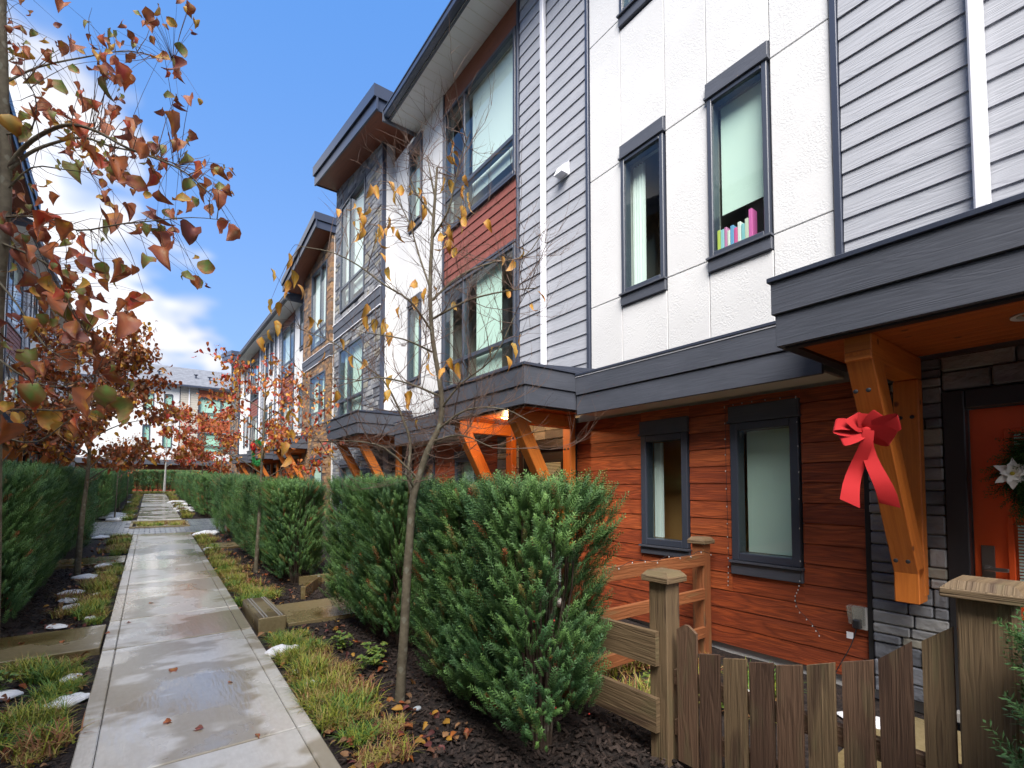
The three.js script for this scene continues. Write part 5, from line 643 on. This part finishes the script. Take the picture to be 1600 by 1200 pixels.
{ const w = wreath('green wreath with a white poinsettia hung on the orange door', V3(4.37, 1.66, -0.33), 0.2, -Math.PI / 2, 420, 6, 0.5); const f = onX(1580, 740, 4.3), q = new THREE.Group(); q.name = 'flower'; w.add(q); w.updateMatrixWorld(); q.position.copy(w.worldToLocal(f)); q.rotation.y = 0.5;
  for (let ring = 0; ring < 2; ring++) for (let i = 0; i < 6; i++) { const b = blade(0.1 - 0.03 * ring, 0.06 - 0.015 * ring, 0.5, 0.25, col(1, 1, 1), col(1, 1, 1), col(0.95, 0.95, 0.9), 1500 + i); b.rotateX(-Math.PI / 2 * 0 - 0.35 - ring * 0.3).applyMatrix4(new THREE.Matrix4().makeRotationX(-Math.PI / 2)); b.rotateX(Math.PI / 2).rotateY(i * 1.047 + ring * 0.5); b.rotateX(Math.PI / 2); part('petal', b, mats.petal, q); } part('centre', new THREE.SphereGeometry(0.012, 8, 6).translate(0, 0, 0.015), std({ color: col(0.5, 0.4, 0.05), roughness: 0.7 }), q); }
{ const c = onX(404, 708, 3.72), w = wreath('bright green tinsel wreath with a red bow hung on a far canopy', c, 0.42, -Math.PI / 2 + 0.25, 700, 5, 0.35); part('bow_ribbon', new THREE.SphereGeometry(0.17, 12, 8).scale(1, 1.3, 0.6).translate(-0.3, 0.3, 0.1), mats.ribbon, w); }
// string of lights round the ground floor window and along the divider rail
{ const o = thing('string_lights', 'thin dark string of small lights round the window and along the rail', 'string lights', [4.37, 0.9, -2]); const path = [[-1.83, 2.36], [-1.82, 1.9], [-1.825, 1.4], [-1.83, 0.85], [-1.85, 0.76], [-1.87, 0.7], [-1.86, 0.6], [-1.75, 0.5], [-1.7, 0.42]], p2 = [[-2.46, 2.36], [-2.46, 1.8], [-2.455, 1.2], [-2.45, 0.85], [-2.46, 0.7]], top = [[-2.46, 2.37], [-2.2, 2.38], [-1.83, 2.37]];
  const wire = [], bulbs = []; for (const p of [path, p2, top]) { const pts = p.map(([z, y], i) => V3(-0.035 - 0.008 * Math.sin(i * 3), y - 0.9, z + 2)); wire.push(tube(pts, 0.0025, 4, 4)); const c = new THREE.CatmullRomCurve3(pts), n = Math.round(c.getLength() / 0.11); for (let i = 0; i <= n; i++) { const q = c.getPoint(i / n); bulbs.push(new THREE.SphereGeometry(0.0045, 6, 5).scale(1, 1.7, 1).translate(q.x - 0.01, q.y - 0.008, q.z).toNonIndexed()); } }
  const rail = []; for (let i = 0; i <= 10; i++) rail.push(V3(-1.75 + i * 0.16, 0.1 + 0.02 * Math.sin(i * 2.3), -0.62 + 0.05)); wire.push(tube(rail, 0.0025, 4, 3)); rail.forEach((q) => bulbs.push(new THREE.SphereGeometry(0.005, 6, 5).scale(1, 1.7, 1).translate(q.x, q.y - 0.012, q.z + 0.01).toNonIndexed()));
  part('wire', wire, mats.black, o); part('bulbs', bulbs, mats.plastic, o); }
// books on the sill behind the upper window
{ const R = rng(99); let z = -2.55; const cs = [[0.5, 0.55, 0.1], [0.3, 0.55, 0.6], [0.6, 0.2, 0.4], [0.7, 0.7, 0.65], [0.15, 0.35, 0.6], [0.7, 0.1, 0.3], [0.75, 0.72, 0.7], [0.25, 0.5, 0.55], [0.6, 0.6, 0.5], [0.7, 0.12, 0.4]], nm = ['olive', 'pale blue', 'mauve', 'cream', 'blue', 'crimson', 'white', 'teal', 'beige', 'tall magenta'];
  cs.forEach((c, i) => { const w = 0.026 + 0.016 * R(), h = i === 9 ? 0.27 : 0.15 + 0.06 * R(); const o = thing('book', nm[i] + ' book standing on the sill behind the upper stucco window', 'book', [4.455, 3.92, z + w / 2], 'books on the window sill'); part('cover', box(-0.045, 0.05, 0, h, -w / 2, w / 2, 0.003), std({ color: col(...c), roughness: 0.6 }), o); part('pages', box(-0.035, 0.052, 0.006, h - 0.006, -w / 2 + 0.004, w / 2 - 0.004), mats.whiteBlind, o); z += w + 0.004; }); }
renderer.render(scene, camera);
